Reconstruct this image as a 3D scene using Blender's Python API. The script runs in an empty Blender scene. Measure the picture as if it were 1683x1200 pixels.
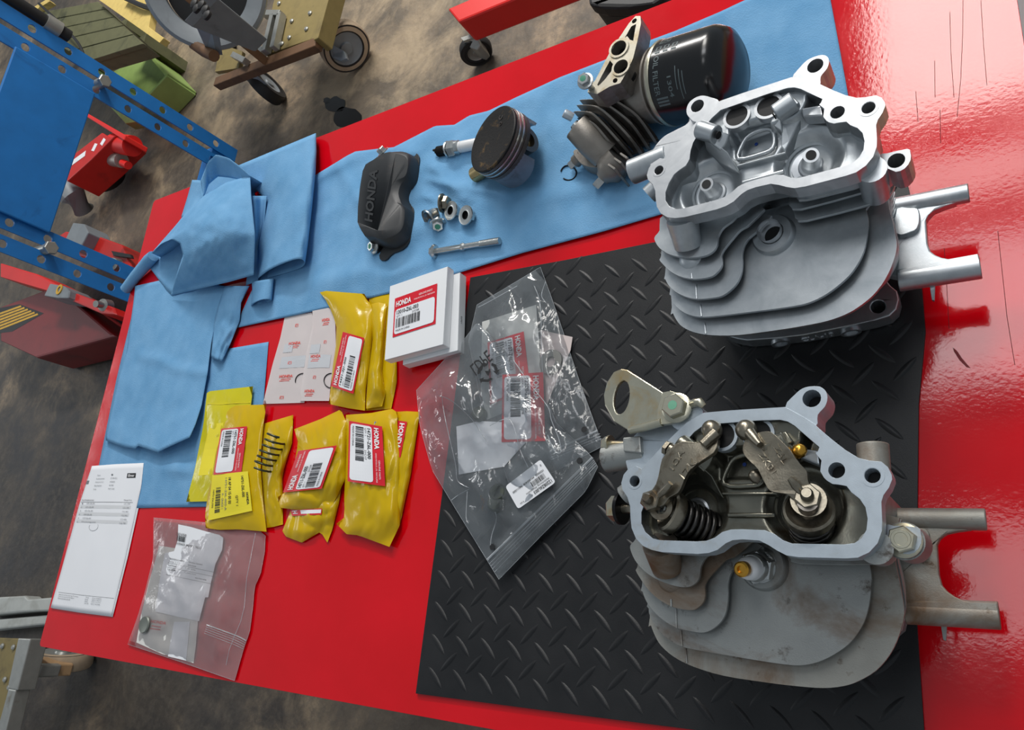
import bpy, bmesh, math, random
import numpy as np
from mathutils import Vector, Matrix, noise
from mathutils.geometry import tessellate_polygon
from mathutils.bvhtree import BVHTree

SC = bpy.context.scene
COL = SC.collection
R_ = math.radians
PI = math.pi
rnd = random.Random(7)

# ---------------------------------------------------------------- camera
# world: table top is z = 0, x runs along the bench, y across it, floor at FLOOR
CAMH = 0.6066
FLOOR = -0.85
FPX = 1255.6
CM = Matrix(((0.8333727180521922, 0.10811397329571731, 0.5420343915145186),
             (0.08005963828415014, 0.9467276933750532, -0.31192487703702365),
             (-0.5468824070347413, 0.30334475992666193, 0.7803214654877331)))
CAM = Vector((0, 0, CAMH))
cd = bpy.data.cameras.new('camera')
cam = bpy.data.objects.new('camera', cd)
COL.objects.link(cam)
cam.matrix_world = Matrix.Translation(CAM) @ CM.to_4x4()
cd.sensor_width = 36
cd.lens = FPX / 1683 * 36
cd.clip_start = 0.01
cd.clip_end = 60
SC.camera = cam

# ---------------------------------------------------------------- world, lamps, exposure
SC.view_settings.view_transform = 'Standard'
SC.view_settings.look = 'None'
SC.view_settings.gamma = 1
SC.view_settings.use_curve_mapping = False
SC.view_settings.exposure = 0.10
SC.cycles.transparent_max_bounces = 40
SC.cycles.max_bounces = 10

W = bpy.data.worlds.new('workshop_air')
SC.world = W
W.use_nodes = True
W.node_tree.nodes['Background'].inputs[0].default_value = (0.80, 0.90, 1.0, 1)
W.node_tree.nodes['Background'].inputs[1].default_value = 0.30


def area(name, loc, sx, sy, power, col=(1, 1, 1), rot=(0, 0, 0)):
    l = bpy.data.lights.new(name, 'AREA')
    l.shape = 'RECTANGLE'
    l.size = sx
    l.size_y = sy
    l.energy = power
    l.color = col
    o = bpy.data.objects.new(name, l)
    o.location = loc
    o.rotation_euler = rot
    COL.objects.link(o)
    return o


# ceiling light panels of the workshop, in one line over the bench end
area('ceiling_or_fill_lamp', (-0.03, 2.60, 2.25), 0.60, 1.36, 34, (1.0, 0.97, 0.92))
area('ceiling_or_fill_lamp', (-0.02, 1.66, 2.25), 0.60, 0.22, 2.6, (1.0, 0.97, 0.94))
area('ceiling_or_fill_lamp', (0.0, 1.14, 2.25), 0.66, 0.54, 6.5, (0.97, 0.98, 1.0))
area('ceiling_or_fill_lamp', (-0.08, 0.23, 2.25), 0.40, 0.36, 1.4, (0.97, 0.98, 1.0))
# added fill lamps far beyond the bench, kept out of its reflections
area('ceiling_or_fill_lamp', (-1.3, 4.4, 2.4), 2.4, 0.7, 240, (1.0, 0.97, 0.93))
area('ceiling_or_fill_lamp', (-7.2, 1.2, 2.6), 0.6, 1.8, 55, (0.96, 0.98, 1.0))


# ---------------------------------------------------------------- helpers
def at(px, py, z=0.0, s=0.0, x0=0.0):
    """point of the photograph -> world point on the plane z = z + s (x - x0)"""
    d = CM @ Vector((px - 841.5, 600 - py, -FPX))
    t = (z - s * x0 - CAMH) / (d.z - s * d.x)
    return CAM + d * t


def ray(px, py):
    return (CM @ Vector((px - 841.5, 600 - py, -FPX))).normalized()


def srgb(r, g, b):
    f = lambda c: (c / 255 / 12.92) if c / 255 <= .04045 else ((c / 255 + .055) / 1.055) ** 2.4
    return (f(r), f(g), f(b), 1)


class G:
    """geometry gathered in world coordinates"""

    def __init__(s):
        s.v = []
        s.f = []

    def add(s, v, f):
        n = len(s.v)
        s.v += [Vector(p) for p in v]
        s.f += [tuple(i + n for i in q) for q in f]
        return s

    def box(s, c, size, m=None):
        c = Vector(c)
        pts = []
        for dx in (-.5, .5):
            for dy in (-.5, .5):
                for dz in (-.5, .5):
                    p = Vector((dx * size[0], dy * size[1], dz * size[2]))
                    pts.append(c + (m @ p if m else p))
        return s.add(pts, [(0, 1, 3, 2), (4, 6, 7, 5), (0, 4, 5, 1), (2, 3, 7, 6), (0, 2, 6, 4), (1, 5, 7, 3)])

    def lathe(s, o, ax, prof, n=24, cap=True, start=0.0):
        """profile [(radius, height)] turned about axis ax through o"""
        o = Vector(o)
        q = Vector((0, 0, 1)).rotation_difference(Vector(ax).normalized()).to_matrix()
        v = []
        f = []
        for (r, h) in prof:
            for k in range(n):
                a = start + 2 * PI * k / n
                v.append(o + q @ Vector((r * math.cos(a), r * math.sin(a), h)))
        for i in range(len(prof) - 1):
            for k in range(n):
                k2 = (k + 1) % n
                f.append((i * n + k, i * n + k2, (i + 1) * n + k2, (i + 1) * n + k))
        if cap:
            f.append(tuple(range(n - 1, -1, -1)))
            f.append(tuple((len(prof) - 1) * n + k for k in range(n)))
        return s.add(v, f)

    def cyl(s, a, b, r, r2=None, n=20, cap=True):
        a = Vector(a)
        b = Vector(b)
        L = (b - a).length
        return s.lathe(a, b - a, [(r, 0), (r if r2 is None else r2, L)], n, cap)

    def ring(s, o, ax, ro, ri, h, n=28):
        o = Vector(o)
        v0 = len(s.v)
        s.lathe(o, ax, [(ri, 0), (ro, 0), (ro, h), (ri, h), (ri, 0)], n, False)
        return s

    def hexn(s, o, ax, r, h, ch=0.12, start=0.3):
        """hexagon head with chamfered top"""
        o = Vector(o)
        s.lathe(o, ax, [(r, 0), (r, h * (1 - ch)), (r * .9, h)], 6, True, start)
        return s

    def tube(s, pts, r, n=8, closed=False, cap=True):
        pts = [Vector(p) for p in pts]
        m = len(pts)
        v = []
        f = []
        up = Vector((.13, .21, .97))
        for i, p in enumerate(pts):
            if closed:
                d = pts[(i + 1) % m] - pts[i - 1]
            else:
                d = pts[min(i + 1, m - 1)] - pts[max(i - 1, 0)]
            d.normalize()
            x = d.cross(up)
            if x.length < 1e-4:
                x = d.cross(Vector((1, 0, 0)))
            x.normalize()
            y = x.cross(d)
            rr = r[i] if isinstance(r, (list, tuple)) else r
            for k in range(n):
                a = 2 * PI * k / n
                v.append(p + (x * math.cos(a) + y * math.sin(a)) * rr)
        for i in range(m if closed else m - 1):
            j = (i + 1) % m
            for k in range(n):
                k2 = (k + 1) % n
                f.append((i * n + k, i * n + k2, j * n + k2, j * n + k))
        if cap and not closed:
            f.append(tuple(range(n)))
            f.append(tuple((m - 1) * n + k for k in range(n - 1, -1, -1)))
        return s.add(v, f)

    def prism(s, top, bot, holes=(), hbot=None):
        """top: outline (world points), bot: depth (float, down -z) or list of points; holes: outlines"""
        top = [Vector(p) for p in top]
        holes = [[Vector(p) for p in h] for h in holes]

        def dn(p):
            return p - Vector((0, 0, bot)) if not callable(bot) else bot(p)
        b = [Vector(p) for p in bot] if isinstance(bot, list) else [dn(p) for p in top]
        loops = [top] + holes
        flat = [p for l in loops for p in l]
        tri = tessellate_polygon([[Vector((p.x, p.y, 0)) for p in l] for l in loops])
        bl = [b] + [[dn(p) for p in h] for h in holes]
        bflat = [p for l in bl for p in l]
        n = len(flat)
        f = []
        for t in tri:
            a, c, e = flat[t[0]], flat[t[1]], flat[t[2]]
            if (c - a).cross(e - a).z < 0:
                t = (t[0], t[2], t[1])
            f.append(tuple(t))
            f.append((t[0] + n, t[2] + n, t[1] + n))
        o = 0
        for l in loops:
            m = len(l)
            for i in range(m):
                j = (i + 1) % m
                f.append((o + i, o + i + n, o + j + n, o + j))
            o += m
        return s.add(flat + bflat, f)

    def grid(s, fn, nu, nv):
        v = [fn(i / nu, j / nv) for j in range(nv + 1) for i in range(nu + 1)]
        f = [(j * (nu + 1) + i, (j + 1) * (nu + 1) + i, (j + 1) * (nu + 1) + i + 1, j * (nu + 1) + i + 1)
             for j in range(nv) for i in range(nu)]
        return s.add(v, f)


ORG = {}


def org(p):
    return ORG.get(p.name, Vector((0, 0, 0))) if p else Vector((0, 0, 0))


def thing(name, label, cat, loc=(0, 0, 0), group=None):
    o = bpy.data.objects.new(name, None)
    COL.objects.link(o)
    o.location = loc
    o.empty_display_size = .02
    ORG[o.name] = Vector(loc)
    tag(o, label, cat, group)
    return o


def tag(o, label=None, cat=None, group=None, kind=None):
    if label:
        o['label'] = label
    if cat:
        o['category'] = cat
    if group:
        o['group'] = group
    if kind:
        o['kind'] = kind
    return o


def obj(name, g, m, parent=None, smooth=None, bev=0, loc=None, seg=2, fix=True):
    """one mesh object from world geometry g; loc is its origin when it is a thing of its own"""
    o3 = org(parent) if parent else Vector(loc or (0, 0, 0))
    me = bpy.data.meshes.new(name)
    me.from_pydata([p - o3 for p in g.v], [], g.f)
    if fix:
        bm = bmesh.new()
        bm.from_mesh(me)
        bmesh.ops.recalc_face_normals(bm, faces=bm.faces)
        bm.to_mesh(me)
        bm.free()
    me.materials.append(m)
    o = bpy.data.objects.new(name, me)
    COL.objects.link(o)
    if parent:
        o.parent = parent
        ORG[o.name] = o3
    else:
        o.location = o3
        ORG[o.name] = o3
    if bev:
        b = o.modifiers.new('bevel', 'BEVEL')
        b.width = bev
        b.segments = seg
        b.limit_method = 'ANGLE'
        b.angle_limit = R_(38)
    if smooth is not None:
        me.shade_smooth()
        if smooth < 180:
            try:
                me.set_sharp_from_angle(angle=R_(smooth))
            except Exception:
                pass
    return o


def copytree(o, parent=None):
    c = o.copy()
    COL.objects.link(c)
    c.parent = parent
    for ch in list(o.children):
        copytree(ch, c)
    return c


def circ(c, r, n=20, ax=None):
    """horizontal circle of points"""
    c = Vector(c)
    return [c + Vector((r * math.cos(2 * PI * k / n), r * math.sin(2 * PI * k / n), 0)) for k in range(n)]


def smoothline(pts, n=4, closed=True):
    """Catmull-Rom through the points"""
    pts = [Vector(p) for p in pts]
    m = len(pts)
    out = []
    rng = range(m) if closed else range(m - 1)
    for i in rng:
        if closed:
            p0, p1, p2, p3 = pts[i - 1], pts[i], pts[(i + 1) % m], pts[(i + 2) % m]
        else:
            p0, p1, p2, p3 = pts[max(i - 1, 0)], pts[i], pts[i + 1], pts[min(i + 2, m - 1)]
        for k in range(n):
            t = k / n
            out.append(.5 * ((2 * p1) + (p2 - p0) * t + (2 * p0 - 5 * p1 + 4 * p2 - p3) * t * t + (3 * p1 - p0 - 3 * p2 + p3) * t ** 3))
    if not closed:
        out.append(pts[-1])
    return out


def poly(pts):
    """chord-length parametrised polyline -> function of 0..1 (any dimension)"""
    P = [Vector(p) for p in pts]
    L = [0]
    for a, b in zip(P, P[1:]):
        L.append(L[-1] + (b - a).length)

    def fn(t):
        x = t * L[-1]
        for i in range(len(P) - 1):
            if x <= L[i + 1] or i == len(P) - 2:
                d = L[i + 1] - L[i]
                k = (x - L[i]) / d if d > 0 else 0
                return P[i].lerp(P[i + 1], min(max(k, 0), 1))
    return fn


def coons(T, Rr, B, L):
    """T, B run left to right, L, R run top to bottom; returns S(u, v), v = 0 at the top"""
    t, r, b, l = poly(T), poly(Rr), poly(B), poly(L)
    c00, c10, c01, c11 = t(0), t(1), b(0), b(1)

    def S(u, v):
        return (t(u) * (1 - v) + b(u) * v + l(v) * (1 - u) + r(v) * u
                - (c00 * ((1 - u) * (1 - v)) + c10 * (u * (1 - v)) + c01 * ((1 - u) * v) + c11 * (u * v)))
    return S


# surfaces already lying on the bench, for setting things and print down on them
SURF = []


def reg(g):
    SURF.append(BVHTree.FromPolygons([tuple(p) for p in g.v], g.f))


def on(px, py, eps=0.0, only=None):
    """first surface under this point of the photograph, lifted by eps"""
    d = ray(px, py)
    best = None
    for b in (only or SURF):
        h = b.ray_cast(CAM, d)
        if h[0] is not None and (best is None or h[3] < best[1]):
            best = (h[0], h[3])
    p = best[0] if best else at(px, py, 0)
    return p + Vector((0, 0, eps))


def top_z(x, y):
    """height of what lies on the bench at x, y"""
    best = 0.0
    for b in SURF:
        h = b.ray_cast(Vector((x, y, .5)), Vector((0, 0, -1)))
        if h[0] is not None and h[0].z > best:
            best = h[0].z
    return best


def nz(x, y, s, k=0):
    return noise.noise(Vector((x * s + 13.7 * k, y * s - 5.1 * k, 1.7 * k)))


TXT = {}


def glyphs(s, bold=0.0):
    """outline triangles of a string in its own 0..1 box"""
    k = (s, bold)
    if k in TXT:
        return TXT[k]
    cu = bpy.data.curves.new('lettering_source', 'FONT')
    cu.body = s
    cu.resolution_u = 2
    cu.offset = bold
    ob = bpy.data.objects.new('lettering_source', cu)
    COL.objects.link(ob)
    bpy.context.view_layer.update()
    me = ob.to_mesh()
    v = [(p.co.x, p.co.y) for p in me.vertices]
    f = [tuple(p.vertices) for p in me.polygons]
    ob.to_mesh_clear()
    bpy.data.objects.remove(ob)
    bpy.data.curves.remove(cu)
    if not v:
        v, f = [(0, 0), (1, 0), (1, 1), (0, 1)], [(0, 1, 2, 3)]
    x0, x1 = min(p[0] for p in v), max(p[0] for p in v)
    y0, y1 = min(p[1] for p in v), max(p[1] for p in v)
    v = [((p[0] - x0) / max(1e-6, x1 - x0), (p[1] - y0) / max(1e-6, y1 - y0)) for p in v]
    TXT[k] = (v, f)
    return TXT[k]


# ---------------------------------------------------------------- materials
class N:
    def __init__(s, name):
        s.m = bpy.data.materials.new(name)
        s.m.use_nodes = True
        s.t = s.m.node_tree
        s.p = s.t.nodes['Principled BSDF']
        s.out = s.t.nodes['Material Output']
        s.co = s.t.nodes.new('ShaderNodeTexCoord').outputs['Object']

    def n(s, kind, **kw):
        x = s.t.nodes.new(kind)
        for k, v in kw.items():
            setattr(x, k, v)
        return x

    def l(s, a, b):
        s.t.links.new(a, b)

    def noise(s, scale, detail=4, rough=.55, dist=0, stretch=None):
        x = s.n('ShaderNodeTexNoise')
        x.inputs['Scale'].default_value = scale
        x.inputs['Detail'].default_value = detail
        x.inputs['Roughness'].default_value = rough
        x.inputs['Distortion'].default_value = dist
        src = s.co
        if stretch:
            mp = s.n('ShaderNodeMapping')
            mp.inputs['Scale'].default_value = stretch
            s.l(s.co, mp.inputs[0])
            src = mp.outputs[0]
        s.l(src, x.inputs['Vector'])
        return x.outputs['Fac']

    def ramp(s, fac, stops):
        r = s.n('ShaderNodeValToRGB')
        e = r.color_ramp.elements
        while len(e) < len(stops):
            e.new(.5)
        for k, (p, c) in zip(e, stops):
            k.position = p
            k.color = c
        s.l(fac, r.inputs[0])
        return r.outputs[0]

    def mix(s, fac, a, b):
        x = s.n('ShaderNodeMix', data_type='RGBA')
        for sock, val in ((x.inputs[0], fac), (x.inputs[6], a), (x.inputs[7], b)):
            if hasattr(val, 'links'):
                s.l(val, sock)
            else:
                sock.default_value = val
        return x.outputs[2]

    def bump(s, h, strength=.3, dist=.001):
        b = s.n('ShaderNodeBump')
        b.inputs['Strength'].default_value = strength
        b.inputs['Distance'].default_value = dist
        s.l(h, b.inputs['Height'])
        s.l(b.outputs[0], s.p.inputs['Normal'])
        return b.outputs[0]

    def col(s, c):
        if hasattr(c, 'links'):
            s.l(c, s.p.inputs['Base Color'])
        else:
            s.p.inputs['Base Color'].default_value = c

    def set(s, rough=None, metal=None, spec=None, coat=None):
        if rough is not None:
            if hasattr(rough, 'links'):
                s.l(rough, s.p.inputs['Roughness'])
            else:
                s.p.inputs['Roughness'].default_value = rough
        if metal is not None:
            s.p.inputs['Metallic'].default_value = metal
        if spec is not None:
            s.p.inputs['Specular IOR Level'].default_value = spec
        if coat is not None:
            s.p.inputs['Coat Weight'].default_value = coat
            s.p.inputs['Coat Roughness'].default_value = .08
        return s


def plain(name, c, rough=.5, metal=0, var=.12, scale=60, bump=0, bs=300, spec=None, dist=.001):
    """a colour with mild mottling"""
    k = N(name)
    d = tuple(x * (1 - var) for x in c[:3]) + (1,)
    e = tuple(min(1, x * (1 + var)) for x in c[:3]) + (1,)
    k.col(k.ramp(k.noise(scale), [(.3, d), (.7, e)]))
    k.set(rough, metal, spec)
    if bump:
        k.bump(k.noise(bs, 3), bump, dist)
    return k.m


def stained(name, base, stain, amount, rough, metal, scale=28, bump=.12, bs=900, dark=None):
    k = N(name)
    a = k.ramp(k.noise(scale * 3, 5), [(.3, tuple(x * .86 for x in base[:3]) + (1,)), (.7, base)])
    f = k.ramp(k.noise(scale, 6, .62, .6), [(.62 - amount, (0, 0, 0, 1)), (.78 - amount * .5, (1, 1, 1, 1))])
    c = k.mix(f, a, stain)
    if dark:
        f2 = k.ramp(k.noise(scale * 4.3, 5, .7), [(.60, (0, 0, 0, 1)), (.72, (1, 1, 1, 1))])
        c = k.mix(f2, c, dark)
    k.col(c)
    k.set(rough, metal)
    k.bump(k.noise(bs, 3), bump, .0006)
    return k.m


def film(name, tint, body, cover, rough=.12, ior=1.45, bump=.5, bs=55, bdist=.002, gloss=1.0):
    """thin plastic film: see-through, partly covering, glossy by angle"""
    k = N(name)
    t = k.t
    t.nodes.remove(k.p)
    tr = k.n('ShaderNodeBsdfTransparent')
    tr.inputs[0].default_value = tint
    di = k.n('ShaderNodeBsdfDiffuse')
    di.inputs[0].default_value = body
    tl = k.n('ShaderNodeBsdfTranslucent')
    tl.inputs[0].default_value = body
    m0 = k.n('ShaderNodeMixShader')
    m0.inputs[0].default_value = .2
    k.l(di.outputs[0], m0.inputs[1])
    k.l(tl.outputs[0], m0.inputs[2])
    m1 = k.n('ShaderNodeMixShader')
    m1.inputs[0].default_value = cover
    k.l(tr.outputs[0], m1.inputs[1])
    k.l(m0.outputs[0], m1.inputs[2])
    gl = k.n('ShaderNodeBsdfGlossy')
    gl.inputs['Roughness'].default_value = rough
    gl.inputs[0].default_value = (gloss, gloss, gloss, 1)
    b = k.n('ShaderNodeBump')
    b.inputs['Strength'].default_value = bump
    b.inputs['Distance'].default_value = bdist
    k.l(k.noise(bs, 3, .5, 1.2), b.inputs['Height'])
    k.l(b.outputs[0], gl.inputs['Normal'])
    fr = k.n('ShaderNodeFresnel')
    fr.inputs[0].default_value = ior
    k.l(b.outputs[0], fr.inputs['Normal'])
    m2 = k.n('ShaderNodeMixShader')
    k.l(fr.outputs[0], m2.inputs[0])
    k.l(m1.outputs[0], m2.inputs[1])
    k.l(gl.outputs[0], m2.inputs[2])
    k.l(m2.outputs[0], k.out.inputs[0])
    return k.m


M = {}
# bench paint: red gloss with fine orange peel
k = N('red_gloss_paint')
k.col(k.ramp(k.noise(9, 5), [(.3, srgb(205, 0, 14)), (.7, srgb(219, 2, 22))]))
k.set(k.ramp(k.noise(16, 6), [(.35, (.06, .06, .06, 1)), (.7, (.12, .12, .12, 1))]), 0, .5)
k.bump(k.noise(330, 3, .5), .11, .0006)
M['red'] = k.m
M['scratch'] = plain('scratched_paint', srgb(120, 8, 20), .6)

k = N('black_rubber')
k.col(k.ramp(k.noise(22, 6), [(.3, srgb(20, 21, 23)), (.75, srgb(36, 36, 37))]))
k.set(.44, 0, .38)
k.bump(k.noise(1200, 3), .25, .0004)
M['rubber'] = k.m

k = N('blue_shop_towel')
k.col(k.ramp(k.noise(30, 4), [(.3, srgb(104, 156, 197)), (.7, srgb(121, 170, 209))]))
k.set(.92, 0, .15)
v = k.n('ShaderNodeTexVoronoi')
v.inputs['Scale'].default_value = 620
k.l(k.co, v.inputs['Vector'])
k.bump(v.outputs['Distance'], .42, .0006)
M['towel'] = k.m

k = N('cast_aluminium_clean')
k.col(k.ramp(k.noise(45, 6, .6, .4), [(.3, srgb(168, 174, 178)), (.7, srgb(202, 206, 208))]))
k.set(.40, .92)
k.bump(k.noise(1500, 2), .16, .0003)
M['alu'] = k.m
k = N('machined_aluminium')
k.col(k.ramp(k.noise(70, 5, .6, .8), [(.3, srgb(188, 191, 194)), (.7, srgb(214, 216, 218))]))
k.set(.36, .88)
k.bump(k.noise(1800, 2), .08, .0002)
M['mach'] = k.m
M['alu_used'] = stained('cast_aluminium_used', srgb(164, 166, 163), srgb(118, 100, 84), .08, .5, .75, 17, .2, 1200, srgb(96, 90, 84))
M['mach_used'] = stained('machined_aluminium_used', srgb(190, 200, 208), srgb(168, 164, 150), .04, .42, .62, 40, .08, 1800)
M['alu_rust'] = stained('cast_aluminium_brown_film', srgb(166, 164, 156), srgb(122, 96, 72), .19, .55, .6, 20, .2, 1100, srgb(104, 86, 70))
M['alu_oily'] = stained('oily_aluminium', srgb(132, 130, 118), srgb(84, 70, 52), .1, .26, .85, 40, .1, 900)
M['oilsteel'] = stained('oil_browned_steel', srgb(150, 142, 126), srgb(84, 70, 54), .10, .30, .9, 60, .15, 900)
M['steel'] = plain('bright_steel', srgb(196, 198, 196), .27, .95, .08, 200)
M['zinc'] = stained('yellow_zinc_steel', srgb(196, 192, 172), srgb(190, 164, 116), .1, .3, .85, 40, .05, 700)
M['darksteel'] = plain('dark_spring_steel', srgb(74, 72, 70), .3, .9, .15, 120)
M['brass'] = plain('brass', srgb(214, 160, 64), .25, .95, .1, 200)
M['ceramic'] = plain('white_ceramic', srgb(232, 232, 232), .2, 0, .03, 50)
M['carbon'] = stained('carbon_crust', srgb(25, 22, 19), srgb(112, 86, 46), .05, .6, .3, 70, .5, 500)
M['sootsteel'] = stained('sooty_steel', srgb(104, 96, 92), srgb(52, 42, 36), .1, .4, .8, 60, .2, 700)
M['gunmetal'] = stained('grimy_housing_alloy', srgb(148, 142, 134), srgb(104, 92, 80), .08, .42, .6, 40, .2, 900)
M['blackpaint'] = plain('black_gloss_can', srgb(12, 12, 13), .2, 0, .2, 40, spec=.6)
M['blackplastic'] = stained('black_painted_cover', srgb(42, 44, 46), srgb(70, 62, 58), .0, .48, 0, 30, .15, 1300)
M['hole'] = plain('dark_bore', srgb(16, 16, 17), .6, .2)
M['blackwire'] = plain('black_wire', srgb(20, 20, 22), .35, .5)

M['white'] = plain('white_card', srgb(232, 233, 234), .55, 0, .015, 20)
M['paper'] = plain('white_paper', srgb(236, 237, 240), .8, 0, .01, 20)
M['graypaper'] = plain('grey_card', srgb(196, 197, 193), .8, 0, .02, 20)
M['labelred'] = plain('label_red', srgb(214, 22, 42), .4, 0, .02, 20)
M['labelwhite'] = plain('label_white', srgb(234, 235, 238), .45, 0, .01, 20)
M['ink'] = plain('black_ink', srgb(28, 28, 30), .6, 0, .02)
M['grayink'] = plain('grey_ink', srgb(120, 122, 126), .7, 0, .02)
M['paleink'] = plain('pale_grey_ink', srgb(214, 215, 217), .8, 0, .01)
M['redink'] = plain('red_ink', srgb(226, 84, 74), .6, 0, .02)
M['yellowtag'] = plain('yellow_sticker', srgb(240, 222, 44), .6, 0, .02, 20)
M['embosspaint'] = plain('filter_print', srgb(92, 104, 106), .5, 0, .05)

M['yellowbag'] = film('yellow_oiled_film', (1.0, .80, .04, 1), srgb(238, 202, 14), .80, .2, 1.38, .3, 45)
M['palebag'] = film('pale_yellow_film', (1.0, .86, .1, 1), srgb(244, 232, 40), .80, .2, 1.35, .25, 50)
M['clearbag'] = film('clear_film', (.96, .97, .98, 1), srgb(222, 230, 234), .12, .10, 1.45, .6, 24, .006)
M['milkbag'] = film('milky_film', (.97, .96, .96, 1), srgb(240, 232, 232), .17, .16, 1.36, .35, 36, .003)
M['glassine'] = film('glassine_film', (1, .95, .95, 1), srgb(244, 236, 234), .78, .3, 1.3, .3, 60)
M['seam'] = film('film_seam', (1, 1, 1, 1), srgb(235, 240, 244), .42, .12, 1.45, .1, 80)

M['concrete'] = None
k = N('workshop_concrete')
b1 = k.ramp(k.noise(1.3, 8, .62, .5), [(.34, srgb(44, 41, 39)), (.5, srgb(92, 82, 70)), (.64, srgb(158, 138, 112))])
f = k.ramp(k.noise(7.5, 8, .7), [(.42, (0, 0, 0, 1)), (.7, (1, 1, 1, 1))])
b2 = k.mix(f, b1, srgb(58, 54, 50))
f3 = k.ramp(k.noise(38, 6, .7), [(.45, (0, 0, 0, 1)), (.75, (1, 1, 1, 1))])
c0 = k.mix(f3, b2, srgb(92, 84, 74))


def patch(c, centre, radius, tone, seed):
    """worn floor tone, or shade painted into its colour, with a ragged border"""
    s_ = k.n('ShaderNodeVectorMath', operation='DISTANCE')
    k.l(k.co, s_.inputs[0])
    s_.inputs[1].default_value = centre
    a_ = k.n('ShaderNodeMath', operation='MULTIPLY_ADD')
    k.l(k.noise(2.2 + seed, 7, .65, .4), a_.inputs[0])
    a_.inputs[1].default_value = -1.5 * radius
    k.l(s_.outputs['Value'], a_.inputs[2])
    r_ = k.n('ShaderNodeMapRange', interpolation_type='SMOOTHSTEP')
    k.l(a_.outputs[0], r_.inputs[0])
    r_.inputs[1].default_value = radius * .05
    r_.inputs[2].default_value = radius * .45
    r_.inputs[3].default_value = .85
    r_.inputs[4].default_value = 0
    m_ = k.n('ShaderNodeMath', operation='MULTIPLY')
    k.l(r_.outputs[0], m_.inputs[0])
    k.l(k.ramp(k.noise(5.5 + seed, 8, .68, .5), [(.42, (.12, .12, .12, 1)), (.62, (1, 1, 1, 1))]), m_.inputs[1])
    return k.mix(m_.outputs[0], c, tone)


fl_ = lambda x, y_: tuple(at(x, y_, FLOOR))
c0 = patch(c0, fl_(640, 110), .40, srgb(160, 142, 116), .1)
c0 = patch(c0, fl_(330, 130), .32, srgb(134, 122, 102), .7)
c0 = patch(c0, fl_(300, 270), .30, srgb(140, 124, 100), 1.1)
c0 = patch(c0, fl_(-20, 760), .9, srgb(52, 52, 54), .4)  # shade over the left floor, painted in as a darker tone
c0 = patch(c0, fl_(220, 1180), .8, srgb(46, 42, 40), .9)  # shade beyond the bench corner, painted into the floor colour
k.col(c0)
k.set(.62, 0, .4)
k.bump(k.noise(30, 7), .35, .01)
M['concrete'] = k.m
M['oil'] = plain('old_oil', srgb(9, 9, 10), .35, 0, .1, 8)
M['pressblue'] = stained('press_blue_paint', srgb(26, 116, 190), srgb(12, 70, 126), .02, .5, 0, 6, .1, 60)
M['green'] = stained('pale_green_paint', srgb(142, 168, 92), srgb(118, 138, 86), .05, .6, 0, 8, .1, 60)
M['boards'] = stained('weathered_green_boards', srgb(92, 92, 62), srgb(58, 60, 40), .1, .8, 0, 9, .3, 60)
M['yellowboard'] = stained('yellow_particle_board', srgb(206, 180, 104), srgb(168, 138, 74), .06, .8, 0, 16, .3, 80)
M['ply'] = stained('olive_plywood', srgb(132, 116, 68), srgb(98, 84, 50), .08, .6, 0, 12, .2, 60)
M['plydark'] = stained('dark_timber', srgb(104, 74, 48), srgb(66, 46, 32), .08, .7, 0, 14, .3, 60)
M['graypaint'] = stained('grey_machine_paint', srgb(132, 138, 142), srgb(104, 106, 108), .04, .45, .1, 8, .1, 60)
M['galv'] = stained('galvanised_steel', srgb(176, 176, 170), srgb(140, 134, 122), .05, .4, .7, 14, .1, 60)
M['darkred'] = stained('dark_red_paint', srgb(120, 24, 26), srgb(78, 14, 16), .05, .5, 0, 5, .1, 50)
M['shopred'] = stained('red_shop_paint', srgb(196, 34, 26), srgb(120, 18, 18), .03, .45, 0, 5, .1, 50)
M['brightred'] = plain('bright_red_paint', srgb(214, 34, 28), .4, 0, .1, 4)
M['tyre'] = plain('tyre_rubber', srgb(28, 27, 27), .6, 0, .15, 30)
M['tread'] = plain('worn_tan_tread', srgb(168, 148, 124), .8, 0, .12, 30)
M['orange'] = stained('orange_painted_steel', srgb(214, 128, 62), srgb(150, 80, 44), .1, .5, 0, 14, .2, 60)
M['black'] = plain('black_plastic', srgb(20, 20, 21), .55, 0, .1, 10)
M['yellowprint'] = plain('yellow_print', srgb(206, 160, 44), .6)
M['lightgray'] = stained('light_grey_rail', srgb(188, 190, 184), srgb(160, 160, 152), .05, .5, .1, 8, .1, 60)
M['timber'] = stained('raw_timber', srgb(176, 142, 104), srgb(130, 100, 70), .08, .8, 0, 14, .3, 60)
M['skirtgray'] = stained('grey_coated_skirt', srgb(132, 134, 142), srgb(96, 84, 84), .03, .34, .6, 50, .06, 900)
M['pin'] = stained('varnished_pin', srgb(186, 166, 120), srgb(150, 116, 60), .12, .25, .8, 60, .05, 700)
M['facetan'] = stained('varnished_face', srgb(178, 172, 156), srgb(150, 132, 98), .12, .4, .6, 60, .08, 900)
M['ringgray'] = plain('grey_rubber', srgb(120, 120, 116), .6, 0, .1)
M['graypink'] = plain('pale_pink_glassine', srgb(206, 192, 188), .7, 0, .03)
M['sealgreen'] = plain('dark_green_rubber', srgb(66, 72, 62), .5, 0, .12)
M['springgray'] = plain('grey_green_spring', srgb(70, 74, 60), .3, .8, .1)
M['washergray'] = plain('grey_washer', srgb(128, 132, 124), .4, .5, .1)
M['glasswhite'] = plain('white_glassine', srgb(224, 222, 216), .6, 0, .02)
M['gunmetal_dark'] = stained('dark_fin_root', srgb(92, 86, 80), srgb(64, 54, 46), .1, .5, .5, 40, .2, 900)  # darker alloy tone for the filler between the housing fins
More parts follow.
